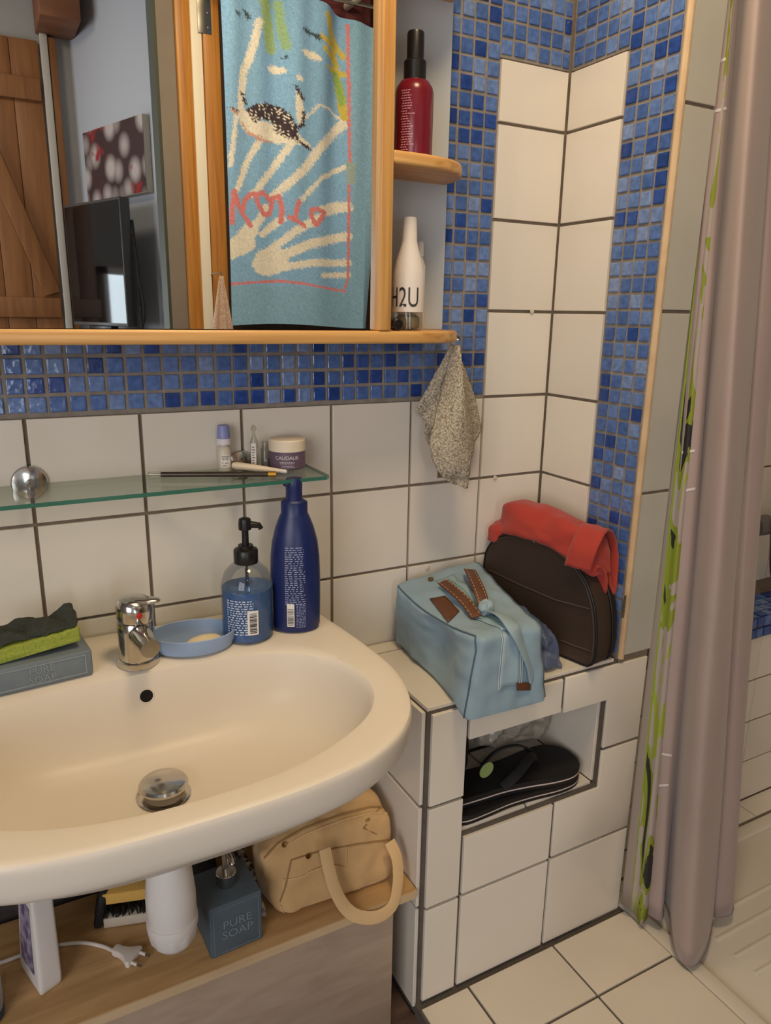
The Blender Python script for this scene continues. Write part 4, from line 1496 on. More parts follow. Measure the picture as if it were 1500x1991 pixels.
# dark brown case
O = Vector((-.137, -.010, LT + .001))
dl = Vector((.055, -.240, 0)).normalized()
dn = Vector((-dl.y, dl.x, 0))
if dn.x < 0:
    dn = -dn
brw = thing('brown_toiletry_case', 'dark brown zip-up toiletry case with rounded top in the tiled corner', 'bag', O + dl * .13 + dn * .05)
PR = [(.004, .002), (0, .03), (0, .128), (.008, .160), (.03, .186), (.07, .200), (.12, .203), (.165, .197), (.205, .178), (.235, .148), (.254, .105), (.262, .05), (.260, .014), (.250, .002)]
PRd = [(p.x, p.y) for p in catmull([(a, b, 0) for a, b in PR], 4)]


def case_pt(l, z, w):
    return O + dl * l + dn * w + ZD * z


def case_ring(w, s=1.0):
    c = (.13, .10)
    return [case_pt(c[0] + (l - c[0]) * s, max(.001, c[1] + (z - c[1]) * s), w) for l, z in PRd]


M_BROWN = mat('brown_nylon', (66, 50, 40), .7, noise_amt=.6, noise_scale=8, rgb2=(56, 42, 34), bump=.3, bump_scale=900)
cm = MB().loft([case_ring(.004, .90), case_ring(.001, .955), case_ring(.003, .99), case_ring(.010, 1.0), case_ring(.028, 1.01), case_ring(.047, 1.0), case_ring(.052, .985)])
cm.build('front_shell', M_BROWN, brw)
cm2 = MB().loft([case_ring(.0525, .975), case_ring(.055, .995), case_ring(.066, .995), case_ring(.072, .97), case_ring(.074, .90)])
cm2.build('rear_shell', mat('brown_dark', (36, 28, 25), .7), brw)
MB().tube(case_ring(.004, .992) + [case_ring(.004, .992)[0]], .0026, 8).build('piping', mat('black_piping', (14, 12, 12), .5), brw)
MB().tube(case_ring(.0525, 1.0) + [case_ring(.0525, 1.0)[0]], .0028, 8).build('zip', MATS['black_piping'], brw)
fcase = caster(cm)
MB().tube(cast_path(fcase, [(952, 1108), (1010, 1136), (1080, 1166), (1148, 1184)], .0006), .0011, 6).build('seam', mat('brown_seam', (84, 66, 56), .7), brw)
MB().tube(cast_path(fcase, [(1092, 1245), (1120, 1256), (1150, 1266)], .0006), .0011, 6).build('seam', MATS['brown_seam'], brw)
zp = hy(1213, 1180, -.266)
MB().box((-.0035, -.001, -.021), (.0035, .001, .021)).xf(Matrix.Translation(zp)).build('zip_pull', M_STEEL, brw, bevel=.0009)
zq = hy(1051, 1052, -.13)
MB().tube([zq + Vector((-.014, 0, .001)), zq + Vector((0, -.001, .003)), zq + Vector((.012, 0, 0))], .0026, 8).build('zip_pull', M_STEEL, brw)

# red cloth folded on top
rd = thing('red_cloth', 'folded red cloth lying on top of the dark brown case', 'cloth', O + dl * .13 + dn * .06 + ZD * .2)
M_RED = mat('red_cotton', (176, 58, 44), .85, noise_amt=.5, noise_scale=9, rgb2=(156, 48, 38), bump=.2, bump_scale=700, sheen=.2)


def rc(l, w, z):
    return O + dl * l + dn * w + ZD * z


SR = Soft([rc(.240, .004, .150), rc(.245, .070, .150), rc(.03, .070, .190), rc(.022, .000, .182),
           rc(.222, .010, .240), rc(.225, .066, .232), rc(.035, .064, .262), rc(.03, .008, .256)], .42, .008, .0055, 17, 11, lambda p, ex, ey, ez: ZD * (.030 * (1 - p.y ** 2) * max(0., (.6 - p.z) / 1.6)))
SR.mb(30).build('folded_body', M_RED, rd)


def flap(u, v):
    # front end: cloth loops open and hangs in two tails
    pth = FL
    k = u * (len(pth) - 1)
    i = min(int(k), len(pth) - 2)
    w_, z_ = [a + (b - a) * (k - i) for a, b in zip(pth[i], pth[i + 1])]
    p = rc(.194 + .050 * v + .006 * math.sin(u * 17), w_, z_)
    p += Vector((0, 0, .003 * noise.noise(p * 50)))
    return p


FL = [(p.x, p.y) for p in catmull([(-.010, .178, 0), (-.006, .212, 0), (.018, .240, 0), (.045, .242, 0), (.068, .224, 0), (.078, .188, 0), (.072, .140, 0), (.066, .122, 0), (.060, .150, 0), (.052, .176, 0), (.046, .146, 0), (.042, .130, 0), (.036, .162, 0), (.022, .182, 0), (.010, .168, 0)], 6)]
MB().grid(flap, 84, 8).build('open_fold', M_RED, rd, thick=.003)
SR2 = Soft([rc(.03, -.004, .172), rc(.03, .04, .185), rc(.0, .05, .182), rc(.0, .002, .170), rc(.04, .002, .208), rc(.04, .04, .222), rc(.004, .045, .216), rc(.004, .006, .204)], .5, .003, .004, 40, 12)
SR2.mb(12).build('corner_fold', M_RED, rd)

pb = thing('plastic_bag', 'crumpled bluish clear plastic bag wedged between the two toiletry bags', 'plastic bag', (-.145, -.20, LT))
Soft([(-.160, -.232, LT + .001), (-.116, -.234, LT + .001), (-.140, -.12, LT + .001), (-.155, -.12, LT + .001), (-.160, -.222, .645), (-.126, -.222, .640), (-.142, -.13, .665), (-.156, -.13, .665)], .35, .002, .009, 45, 13).mb(18).build('film', mat('blue_film', (116, 128, 156), .18, alpha=.75, noise_amt=.8, noise_scale=40, rgb2=(70, 84, 120)), pb)

# ================================================================== niche: flip-flops and wrapping


def sole(name_parent, zb, th, shift, rot, M1, M2):
    out = []
    half = [(-.145, .0), (-.143, .022), (-.125, .036), (-.08, .037), (-.03, .036), (.02, .041), (.07, .049), (.11, .049), (.135, .036), (.146, .016), (.148, 0)]
    pts = [(p.x, p.y) for p in catmull([(a, b, 0) for a, b in half], 4)]
    pts = pts + [(a, -b) for a, b in reversed(pts[1:-1])]
    mt = Matrix.Translation(shift) @ Matrix.Rotation(rot, 4, 'Z')

    def ring(s, z):
        return [mt @ Vector((a * s, b * s, zb + z)) for a, b in pts]
    MB().loft([ring(.985, 0), ring(1, .002), ring(1, th * .38)]).build('outsole', M1, name_parent)
    MB().loft([ring(1.003, th * .38), ring(1.003, th * .52)]).build('white_stripe', M2, name_parent)
    MB().loft([ring(1, th * .52), ring(1, th - .002), ring(.985, th)]).build('footbed', M1, name_parent)
    return mt


M_EVA = mat('black_foam', (22, 19, 19), .7, bump=.3, bump_scale=300)
M_STRIPE = mat('sole_stripe', (206, 190, 182), .7)
ff1 = thing('flip_flop', 'black flip-flop with a pale sole stripe, lower of the pair in the niche', 'flip-flop', (-.19, -.19, NZ0), 'pair of flip-flops in the niche')
mt1 = sole(ff1, NZ0 + .001, .017, Vector((-.186, -.198, 0)), .04, M_EVA, M_STRIPE)
ff2 = thing('flip_flop', 'black flip-flop with a thong strap, upper of the pair in the niche', 'flip-flop', (-.19, -.19, NZ0 + .019), 'pair of flip-flops in the niche')
mt2 = sole(ff2, NZ0 + .0195, .019, Vector((-.188, -.190, 0)), -.06, M_EVA, M_STRIPE)
zt = NZ0 + .0385
sp_ = [mt2 @ Vector(p) for p in [(-.035, -.036, zt), (.0, -.033, zt + .020), (.04, -.014, zt + .030), (.068, .0, zt + .006)]]
strap(sp_, .017, Vector((0, -.5, 1)), .0035, 6).build('thong_strap', M_EVA, ff2, bevel=.0008)
sp_ = [mt2 @ Vector(p) for p in [(-.035, .036, zt), (.0, .033, zt + .026), (.04, .016, zt + .034), (.068, .002, zt + .006)]]
strap(sp_, .017, Vector((0, .5, 1)), .0035, 6).build('thong_strap', M_EVA, ff2, bevel=.0008)
bkp = thing('black_shoe_bag', 'black fabric pouch with a pale green tag inside the niche', 'pouch', (-.29, -.16, NZ0))
SK = Soft([(-.322, -.185, NZ0 + .041), (-.262, -.165, NZ0 + .041), (-.20, -.08, NZ0 + .041), (-.322, -.07, NZ0 + .041), (-.320, -.170, .468), (-.268, -.155, .455), (-.215, -.09, .44), (-.320, -.08, .47)], .35, .004, .004, 25, 14)
SK.mb(16).build('body', MATS['black_cloth'], bkp)
tg = MB().lathe([(.001, .0), (.0165, .0002), (.0165, .0016), (.001, .0018)], 28, sx=1, sy=.62).xf(Matrix.Translation(hy(946, 1497, -.195)) @ Matrix.Rotation(1.15, 4, 'X') @ Matrix.Rotation(.45, 4, 'Z'))
tg.build('tag', mat('green_tag', (142, 160, 96), .6), bkp)
wr = thing('plastic_wrap', 'crumpled clear plastic wrapping at the back of the niche', 'wrapping', (-.12, -.11, NZ0))
Soft([(-.20, -.115, NZ0 + .045), (-.045, -.125, NZ0 + .03), (-.04, -.065, NZ0 + .002), (-.20, -.065, NZ0 + .045), (-.20, -.15, .475), (-.055, -.165, .480), (-.05, -.075, .482), (-.19, -.075, .485)], .35, .002, .014, 38, 15).mb(22).build('film', mat('clear_film', (214, 204, 188), .15, alpha=.8, noise_amt=.6, noise_scale=40, rgb2=(150, 140, 126)), wr)

# ================================================================== shower curtains and fittings
M_CURT = mat('curtain_grey', (168, 150, 144), .65, noise_amt=.4, noise_scale=5, rgb2=(160, 142, 136), bump=.08, bump_scale=500, sheen=.2)
hem = [(1252, 1770, .03), (1262, 1780, .03), (1285, 1787, .03), (1294, 1765, .03), (1290, 1752, .03), (1300, 1785, .03), (1314, 1850, .015), (1343, 1877, .012), (1374, 1849, .015), (1384, 1800, .02), (1379, 1775, .02), (1398, 1784, .02), (1419, 1778, .02), (1424, 1762, .02)]
tops = [1398, 1403, 1428, 1436, 1432, 1440, 1458, 1480, 1506, 1514, 1510, 1526, 1546, 1552]
HP, TP = [], []
for (x, y, z), xt in zip(hem, tops):
    p = hz(x, y, z)
    p.x = max(p.x, .05)
    q_ = hx(xt, 10, max(p.x, .084))
    HP.append(p)
    TP.append(p + (q_ - p) * ((2.02 - p.z) / (q_.z - p.z)))
HPs, TPs = catmull(HP, 8), catmull(TP, 8)
cur = thing('shower_curtain', 'grey mauve shower curtain gathered in folds at the shower opening', 'curtain', (.09, -.35, .02))


def cfn(u, v):
    k = u * (len(HPs) - 1)
    i = min(int(k), len(HPs) - 2)
    p = HPs[i].lerp(HPs[i + 1], k - i).lerp(TPs[i].lerp(TPs[i + 1], k - i), v)
    p.x += .003 * math.sin(p.z * 5 + u * 20) * (1 - v)
    p.y += .002 * math.sin(p.z * 7 + u * 31) * (1 - v)
    return p


curm = MB().grid(cfn, 110, 60)
curm.build('fabric', M_CURT, cur, thick=.0012)
fcur = caster(curm)
hemm = MB()
hemm.tube([cfn(k / 110, 0.0) for k in range(111)], .0016, 6).build('hem', mat('curtain_hem', (132, 112, 108), .7), cur)
M_TAPE = mat('white_tape', (206, 198, 194), .5)
for a_, b_ in (((1397, 122), (1412, 115)), ((1387, 218), (1412, 211)), ((1327, 880), (1352, 876)), ((1322, 956), (1352, 950)), ((1281, 1464), (1306, 1469)), ((1273, 1528), (1300, 1526))):
    cast_strap(fcur, [a_, b_], .0045, M_TAPE, 'tape', cur, .0012, .0006, 5)
rl = thing('curtain_rail', 'white shower curtain rail along the shower opening', 'rail', (.09, -.6, 2.03))
MB().tube([(.09, -1.38, 2.03), (.09, .0, 2.03)], .010, 14).build('tube', M_WHITEP, rl)


def pattern_mat():
    m = bpy.data.materials.new('leaf_print')
    m.use_nodes = True
    nt = m.node_tree
    b = nt.nodes['Principled BSDF']
    b.inputs['Roughness'].default_value = .7
    tc = nt.nodes.new('ShaderNodeTexCoord')
    mp = nt.nodes.new('ShaderNodeMapping')
    mp.inputs['Scale'].default_value = (7, 16, 2.6)
    nt.links.new(tc.outputs['Object'], mp.inputs['Vector'])
    n = nt.nodes.new('ShaderNodeTexNoise')
    n.inputs['Scale'].default_value = 1.6
    n.inputs['Detail'].default_value = 3
    n.inputs['Distortion'].default_value = 1.5
    nt.links.new(mp.outputs['Vector'], n.inputs['Vector'])
    r = nt.nodes.new('ShaderNodeValToRGB')
    r.color_ramp.interpolation = 'CONSTANT'
    e = r.color_ramp.elements
    e[0].position = 0
    e[0].color = lin((40, 38, 40))
    e[1].position = .44
    e[1].color = lin((132, 144, 44))
    k = e.new(.55)
    k.color = lin((168, 156, 148))
    k = e.new(.64)
    k.color = lin((150, 164, 60))
    k = e.new(.70)
    k.color = lin((44, 40, 42))
    nt.links.new(n.outputs['Fac'], r.inputs['Fac'])
    nt.links.new(r.outputs['Color'], b.inputs['Base Color'])
    return m


g2 = thing('printed_curtain', 'green and black leaf-print curtain behind the grey one', 'curtain', (.085, -.27, .0))
gh = [(1226, 1764, .03), (1236, 1778, .02), (1246, 1799, .012), (1256, 1790, .02), (1266, 1768, .03)]
gt = [1409, 1413, 1418, 1422, 1426]
GH = [hz(*g) for g in gh]
GT = []
for p, xt in zip(GH, gt):
    q_ = hx(xt, 10, .098)
    GT.append(p + (q_ - p) * ((2.02 - p.z) / (q_.z - p.z)))
GH, GT = catmull(GH, 8), catmull(GT, 8)


def gfn(u, v):
    k = u * (len(GH) - 1)
    i = min(int(k), len(GH) - 2)
    return GH[i].lerp(GH[i + 1], k - i).lerp(GT[i].lerp(GT[i + 1], k - i), v)


MB().grid(gfn, 40, 60).build('fabric', pattern_mat(), g2, thick=.001)
LH = [hz(1208, 1757, .03), hz(1217, 1761, .03), hz(1227, 1765, .03)]
LTp = []
for p, xt in zip(LH, (1403, 1406, 1410)):
    q_ = hx(xt, 10, .099)
    LTp.append(p + (q_ - p) * ((2.02 - p.z) / (q_.z - p.z)))
MB().grid(lambda u, v: (LH[0].lerp(LH[2], u) + Vector((0, -.004 * math.sin(PI * u), 0))).lerp(LTp[0].lerp(LTp[2], u), v), 8, 40).build('plain_edge', mat('curtain_plain', (150, 138, 128), .7), g2, thick=.001)
gg = MB().tube([gfn(0, k / 30) for k in range(31)], .0022, 6).build('edge_hem', mat('green_edge', (138, 158, 52), .7), g2)

# shower mixer and hose
mx = thing('shower_mixer', 'chrome shower mixer with a hose on the shower wall', 'shower mixer', (.70, -.05, .70))
MB().tube([(.62, -.055, .700), (.635, -.055, .700), (.80, -.055, .700)], [.020, .021, .021], 24).build('bar', M_CHROME, mx)
MB().tube([(.612, -.055, .700), (.655, -.055, .700)], [.0235, .0245], 24).build('knob', mat('grey_knob', (96, 92, 90), .35), mx)
MB().tube([(.585, -.03, .60), (.585, -.03, 1.45)], .010, 16).build('riser_rail', M_CHROME, mx)
MB().tube([(.560, -.055, 1.095), (.63, -.055, 1.10)], [.017, .018], 18).build('slider', MATS['grey_knob'], mx)
MB().tube(catmull([(.72, -.06, .69), (.70, -.09, .55), (.62, -.11, .62), (.600, -.10, .85), (.60, -.09, .98), (.64, -.08, 1.06), (.66, -.07, .95)], 10), .0075, 12).build('hose', M_STEEL, mx)

# ================================================================== the room behind, seen in the mirror
YD_ = -1.36
wd = MB().box((-.400, -1.46, -.03), (1.0, YD_ - .02, 2.62)).box((-.448, -1.46, -.03), (-.400, YD_ - .02, 2.62)).build('wall_door', mat('wall_grey', (150, 142, 136), .9, noise_amt=.4, noise_scale=8, rgb2=(142, 134, 128)), smooth=False)
tag(wd, 'grey plastered wall beside the doorway', kind='structure')
MB().box((-.456, -1.46, -.03), (-.448, -1.385, 2.62)).build('jamb_edge', mat('jamb_dark', (74, 78, 66), .6), wd, smooth=False)
tr1 = MB().box((-.402, YD_ - .02, -.03), (-.362, YD_, 2.3)).build('trim_1', M_PINE_CASE, bevel=.002)
tag(tr1, 'pine door casing', kind='structure')
tr2 = MB().box((-.362, YD_ - .02, -.03), (-.332, YD_ + .004, 2.3)).build('trim_2', mat('cream_paint', (252, 246, 232), .5), bevel=.002)
tag(tr2, 'cream painted door stop', kind='structure')
dr = thing('door_1', 'pine door standing open behind the beach towel', None, (-.05, YD_ - .01, -.03), kind='structure')
MB().box((-.330, YD_ - .018, -.02), (-.283, YD_ + .006, 2.25)).build('door_stile', M_PINE_CASE, dr, bevel=.002)
MB().box((-.283, YD_ - .018, -.02), (.30, YD_ - .006, 2.25)).build('door_panel', wood('shade_dark_panel', (74, 52, 36), (50, 34, 24), (14, 14, 1), .6), dr, smooth=False)  # panel coloured darker brown to stand in for the shade behind the towel
MB().box((.235, YD_ - .010, -.02), (.30, YD_ + .006, 2.25)).build('door_stile', M_PINE_CASE, dr, bevel=.002)
hg = MB().box((-.343, YD_ + .0045, 1.90), (-.305, YD_ + .0075, 2.06)).build('hinge', M_STEEL, dr, bevel=.001)
for z in (1.915, 1.95, 2.0, 2.04):
    MB().lathe([(.0035, 0), (.003, .0012), (.001, .0015)], 12).xf(Matrix.Translation((-.314, YD_ + .0076, z)) @ Matrix.Rotation(-PI / 2, 4, 'X')).build('screw', M_STEEL, hg)

# beach towel: print kept as a colour attribute on the cloth
TX0, TX1, TZ0, TZ1 = -.303, .158, 1.130, 2.02
TY = -1.27
NU, NV = 190, 330


def towel_colors(cx, cy):
    """print colours at towel coordinates (850 wide from 190, 1860 high)"""
    def L(c): return np.array(lin(c)[:3])
    rs = np.random.RandomState(4)
    j = 4.5
    x = cx + rs.randn(*cx.shape) * j
    y = cy + rs.randn(*cx.shape) * j
    col = np.zeros(cx.shape + (3,)) + L((150, 202, 255))
    col[cy > 1600] = L((150, 200, 240))
    col[cx > 900] = L((154, 204, 245))

    def seg(pts, w):
        d = np.full(x.shape, 1e9)
        for (x0, y0), (x1, y1) in zip(pts, pts[1:]):
            dx, dy = x1 - x0, y1 - y0
            t = np.clip(((x - x0) * dx + (y - y0) * dy) / (dx * dx + dy * dy + 1e-9), 0, 1)
            d = np.minimum(d, np.hypot(x - x0 - t * dx, y - y0 - t * dy))
        return d < w / 2

    def ell(px, py, a, b, r=0.):
        c, s = math.cos(r), math.sin(r)
        u, v = (x - px) * c + (y - py) * s, -(x - px) * s + (y - py) * c
        return (u / a) ** 2 + (v / b) ** 2 < 1

    def poly(pts):
        ins = np.zeros(x.shape, bool)
        for (x0, y0), (x1, y1) in zip(pts, pts[1:] + pts[:1]):
            if y0 == y1:
                continue
            c = ((y0 > y) != (y1 > y)) & (x < (x1 - x0) * (y - y0) / (y1 - y0) + x0)
            ins ^= c
        return ins
    cream = L((255, 252, 246))
    for pts, w in (([(205, 910), (245, 640)], 26), ([(240, 1040), (300, 880), (375, 750)], 34), ([(330, 1060), (450, 900), (540, 750)], 38), ([(450, 1060), (600, 900), (700, 740), (855, 530)], 46),
                   ([(590, 1070), (720, 900), (880, 780)], 24), ([(730, 1100), (800, 1060), (875, 1040)], 66), ([(480, 1420), (650, 1320), (880, 1225)], 56), ([(450, 1500), (650, 1440), (885, 1400)], 44),
                   ([(720, 1510), (885, 1480)], 34), ([(330, 1470), (560, 1260), (700, 1150)], 46), ([(190, 1400), (310, 1270)], 90), ([(240, 1330), (370, 1200), (400, 1130)], 48), ([(380, 1290), (490, 1190)], 42),
                   ([(270, 590), (290, 400), (340, 280), (385, 110)], 42), ([(600, 620), (700, 480), (780, 475), (850, 510)], 13), ([(640, 1000), (720, 900), (880, 790)], 16)):
        col[seg(pts, w)] = cream
    col[ell(420, 1450, 110, 85, -.5)] = cream
    col[ell(250, 1360, 90, 60, -.4)] = cream
    for e in ((660, 220, 56, 22), (480, 340, 48, 22), (590, 375, 22, 14)):
        col[ell(*e)] = cream
    # weed and coral
    g = L((176, 206, 150))
    col[seg([(420, -20), (440, 110), (450, 230)], 62)] = g
    col[seg([(500, -20), (510, 110), (530, 210)], 44)] = L((168, 206, 168))
    ye = L((226, 208, 104))
    for pts, w in (([(760, -40), (790, 80), (820, 230), (845, 380), (862, 490)], 46), ([(720, 95), (800, 110)], 34), ([(740, 150), (820, 190)], 34), ([(790, 40), (860, 130)], 34), ([(770, 240), (865, 235)], 30)):
        col[seg(pts, w)] = ye
    col[seg([(815, 250), (840, 330), (850, 400)], 40)] = L((164, 200, 110))
    # turtle
    dark = L((74, 62, 76))
    body = poly([(262, 610), (262, 680), (310, 725), (370, 752), (540, 752), (610, 745), (570, 690), (440, 640), (350, 640), (300, 590)])
    col[body] = cream
    col[poly([(262, 650), (310, 725), (370, 752), (460, 752), (330, 715)])] = L((228, 180, 172))
    shell = poly([(300, 590), (360, 552), (420, 532), (495, 540), (545, 590), (572, 660), (580, 730), (520, 715), (470, 690), (455, 640), (400, 625), (345, 650)])
    sp = np.sin(cx * .16 + 2 * np.sin(cy * .11)) * np.sin(cy * .17 + 1.5 * np.sin(cx * .09))
    col[shell] = dark
    col[shell & (sp > .55)] = cream
    col[poly([(568, 450), (600, 470), (614, 560), (605, 620), (572, 640), (566, 560)])] = cream
    col[seg([(568, 432), (606, 486)], 18)] = dark
    col[seg([(612, 560), (606, 630), (565, 655)], 18)] = dark
    col[poly([(570, 690), (640, 720), (655, 752), (600, 748)])] = cream
    col[seg([(575, 730), (645, 752)], 16)] = dark
    col[seg([(280, 505), (300, 560)], 16)] = dark
    col[poly([(205, 598), (240, 600), (275, 630), (225, 625)])] = L((224, 186, 178))
    col[seg([(205, 597), (255, 605)], 9)] = dark
    for e in ((230, 25, 22, 10, .5), (270, 100, 18, 10, .5), (322, 88, 26, 13, .8), (640, 100, 30, 14, .1), (690, 105, 22, 16, .3), (520, 268, 20, 6, .1)):
        col[ell(*e)] = L((70, 88, 104))
    x, y = cx + rs.randn(*cx.shape) * 2, cy + rs.randn(*cx.shape) * 2
    pk = L((240, 148, 156))
    for pts, w in (([(882, -60), (885, 770)], 15), ([(882, 880), (882, 1510), (862, 1590)], 15), ([(190, 1590), (480, 1570), (700, 1585), (870, 1592)], 16)):
        col[seg(pts, w)] = pk
    for pts in ([(205, 1235), (208, 1150), (220, 1050)], [(220, 1050), (250, 1150), (262, 1170), (310, 1245)], [(262, 1170), (280, 1100), (310, 1065), (335, 1055)], [(345, 1060), (390, 1045), (440, 1100), (425, 1165), (390, 1175), (350, 1100), (345, 1060)],
                [(440, 1075), (475, 1055), (492, 1120), (485, 1210)], [(580, 1080), (562, 1150), (560, 1190)], [(530, 1180), (575, 1200), (610, 1220)], [(650, 1115), (690, 1100), (735, 1110), (700, 1170), (680, 1200), (655, 1160), (650, 1115)]):
        col[seg(pts, 27)] = pk
    col[(np.abs(cx - 892) < 26) & (np.abs(cy - 825) < 68)] = L((176, 200, 206))
    return col * (1 + .10 * rs.randn(*cx.shape))[..., None].clip(.7, 1.3)


bt = thing('beach_towel', 'blue beach towel printed with a turtle hanging on the open door', 'towel', ((TX0 + TX1) / 2, TY, TZ0))
tm = MB()


def tfn(u, v):
    x = TX0 + (TX1 - TX0) * u
    sl = .055 * max(0, u - .45) / .55
    z = TZ0 + (TZ1 - sl - TZ0) * (1 - v)
    y = TY + .016 * math.sin(u * 14 + .8 * math.sin(v * 3)) * (.4 + .6 * (1 - v)) + .009 * math.sin(u * 31 + 2 * v) * (1 - v)
    y += .012 * max(0, v - .55) * math.sin(u * 9 + 3 * v)
    if u > .93:
        y -= .05 * (u - .93) / .07 * max(0, v - .5)
        x -= .03 * (u - .93) / .07 * max(0, v - .55)
    z += .006 * math.sin(u * 5) * v
    x += .008 * math.sin(v * 4) * (1 if u > .8 else 0) * (u - .8)
    return Vector((x, y, z))


tm.grid(tfn, NU, NV)
me = bpy.data.meshes.new('cloth')
me.from_pydata([tuple(p) for p in tm.v], [], tm.f)
U, V = np.meshgrid(np.arange(NU + 1) / NU, np.arange(NV + 1) / NV)
cols = towel_colors(190 + U * 850, -95 + V * 1935)
ca = me.color_attributes.new('print', 'FLOAT_COLOR', 'POINT')
buf = np.ones((cols.shape[0] * cols.shape[1], 4), np.float32)
buf[:, :3] = cols.reshape(-1, 3)
ca.data.foreach_set('color', buf.ravel())
for p in me.polygons:
    p.use_smooth = True
to = bpy.data.objects.new('cloth', me)
COL.objects.link(to)
to.parent = bt
to.matrix_parent_inverse = bt.matrix_basis.inverted()
tmat = bpy.data.materials.new('towel_print')
tmat.use_nodes = True
nt = tmat.node_tree
at = nt.nodes.new('ShaderNodeAttribute')
at.attribute_name = 'print'
nt.links.new(at.outputs['Color'], nt.nodes['Principled BSDF'].inputs['Base Color'])
nt.nodes['Principled BSDF'].inputs['Roughness'].default_value = .95
me.materials.append(tmat)
tb = thing('towel_rail', 'chrome rail on the open door holding the beach towel', 'rail', (0, TY, 2.03))
MB().tube([(-.32, TY, 2.022), (.23, TY, 2.022)], .006, 12).build('bar', M_CHROME, tb)
for x in (-.315, .225):
    MB().tube([(x, TY, 2.022), (x, YD_, 2.022)], .005, 10).build('mount', M_CHROME, tb)
mc = thing('maroon_cloth', 'maroon cloth hanging behind the beach towel', 'cloth', (.06, -1.325, 1.6))
MB().grid(lambda u, v: Vector((-.03 + .20 * u, -1.325 + .006 * math.sin(u * 18), 1.45 + .72 * v)), 24, 12).build('fabric', mat('maroon', (112, 58, 62), .9), mc, thick=.002)

# second washcloth on the door
w2 = thing('washcloth', 'pinkish white washcloth hanging on the door stile beside the towel', 'washcloth', (-.333, -1.25, 1.26))
MB().grid(lambda u, v: Vector((-.334 + (u - .5) * (.012 + .085 * v) - .004 * v, -1.25 + .010 * math.sin(u * 13) * v, 1.265 - .26 * v + .003 * noise.noise(Vector((u * 9, v * 9, 0))))), 24, 30).build('cloth', mat('terry_pink', (240, 226, 212), .95, noise_amt=.3, noise_scale=300, rgb2=(210, 160, 140), bump=1., bump_scale=500), w2, thick=.004)
MB().tube([(-.333, -1.25, 1.262), (-.333, -1.262, 1.275), (-.333, YD_ + .004, 1.275)], .0025, 8).build('peg', M_STEEL, w2)

# bedroom: plank door wall, side wall, picture, television
wp = MB().box((-2.6, -3.62, -.03), (-.40, -3.52, 2.62)).build('wall_bedroom', M_PLASTER, smooth=False)
tag(wp, 'plastered end wall of the bedroom', kind='structure')
pdr = thing('door_2', 'brown plank door with a diagonal brace in the bedroom', None, (-.95, -3.50, -.03), kind='structure')
for k in range(3):
    x1 = -.555 - k * .13
    MB().box((x1 - .128, -3.52, -.02), (x1, -3.49, 2.42)).build('plank', M_PINE_DARK, pdr, bevel=.003)
for z in (1.17, 2.20):
    MB().box((-.94, -3.49, z - .05), (-.56, -3.465, z + .05)).build('batten', M_PINE_DARK, pdr, bevel=.003)
pa, pb2 = Vector((-1.30, -3.478, 3.3)), Vector((-.595, -3.478, 1.24))
pa = Vector((-.90, -3.478, 2.16))
dv = (pb2 - pa).normalized()
sv = Vector((dv.z, 0, -dv.x)) * .04
MB().prism([pa - sv, pb2 - sv, pb2 + sv, pa + sv], (0, .022, 0)).build('brace', M_PINE_DARK, pdr, bevel=.003)
tp = MB().box((-.545, -3.52, -.03), (-.512, -3.46, 2.45)).build('trim_3', mat('trim_white', (196, 192, 184), .6), bevel=.003)
tag(tp, 'white door trim in the bedroom', kind='structure')
tp = MB().box((-.508, -3.52, -.03), (-.475, -3.47, 2.44)).build('trim_4', M_PINE_DARK, bevel=.003)
tag(tp, 'brown wooden post in the bedroom corner', kind='structure')
tp = MB().box((-.56, -3.50, 2.45), (-.385, -3.2, 2.60)).build('trim_5', wood('beam', (140, 92, 62), (116, 72, 46), (1, 12, 12), .6), bevel=.004)
tag(tp, 'wooden ceiling beam in the bedroom', kind='structure')
A, Bp = Vector((-.405, -3.52, 0)), Vector((.05, -2.12, 0))
wdir = (Bp - A).normalized()
wn = Vector((-wdir.y, wdir.x, 0))
if wn.x > 0:
    wn = -wn
ws = MB().prism([A + ZD * -.03, Bp + ZD * -.03, Bp + ZD * 2.62, A + ZD * 2.62], -wn * .08).build('wall_bedroom_side', mat('wall_bluegrey', (184, 190, 200), .9), smooth=False)
tag(ws, 'pale blue-grey side wall of the bedroom', kind='structure')


def on_side(x, y):
    """place where a mirror pixel meets the bedroom side wall"""
    C2 = Vector((CAM.x, 2 * YM - CAM.y, CAM.z))
    d = ray(x, y)
    d = Vector((d.x, -d.y, d.z))
    tt = (A - C2).dot(wn) / d.dot(wn)
    return C2 + d * tt


p1, p2, p3, p4 = on_side(174, 258), on_side(292, 226), on_side(300, 384), on_side(184, 388)
zt_, zb_ = (p1.z + p2.z) / 2, (p3.z + p4.z) / 2
c1, c2 = Vector((p1.x, p1.y, zb_)), Vector((p3.x, p3.y, zb_))
pic = thing('canvas_print', 'canvas print of pale pebbles and red flowers above the television', 'picture', c1)
MB().prism([c1 + wn * .001, c2 + wn * .001, c2 + wn * .035, c1 + wn * .035], (0, 0, zt_ - zb_)).build('canvas', mat('canvas_side', (206, 196, 178), .8), pic, bevel=.002)


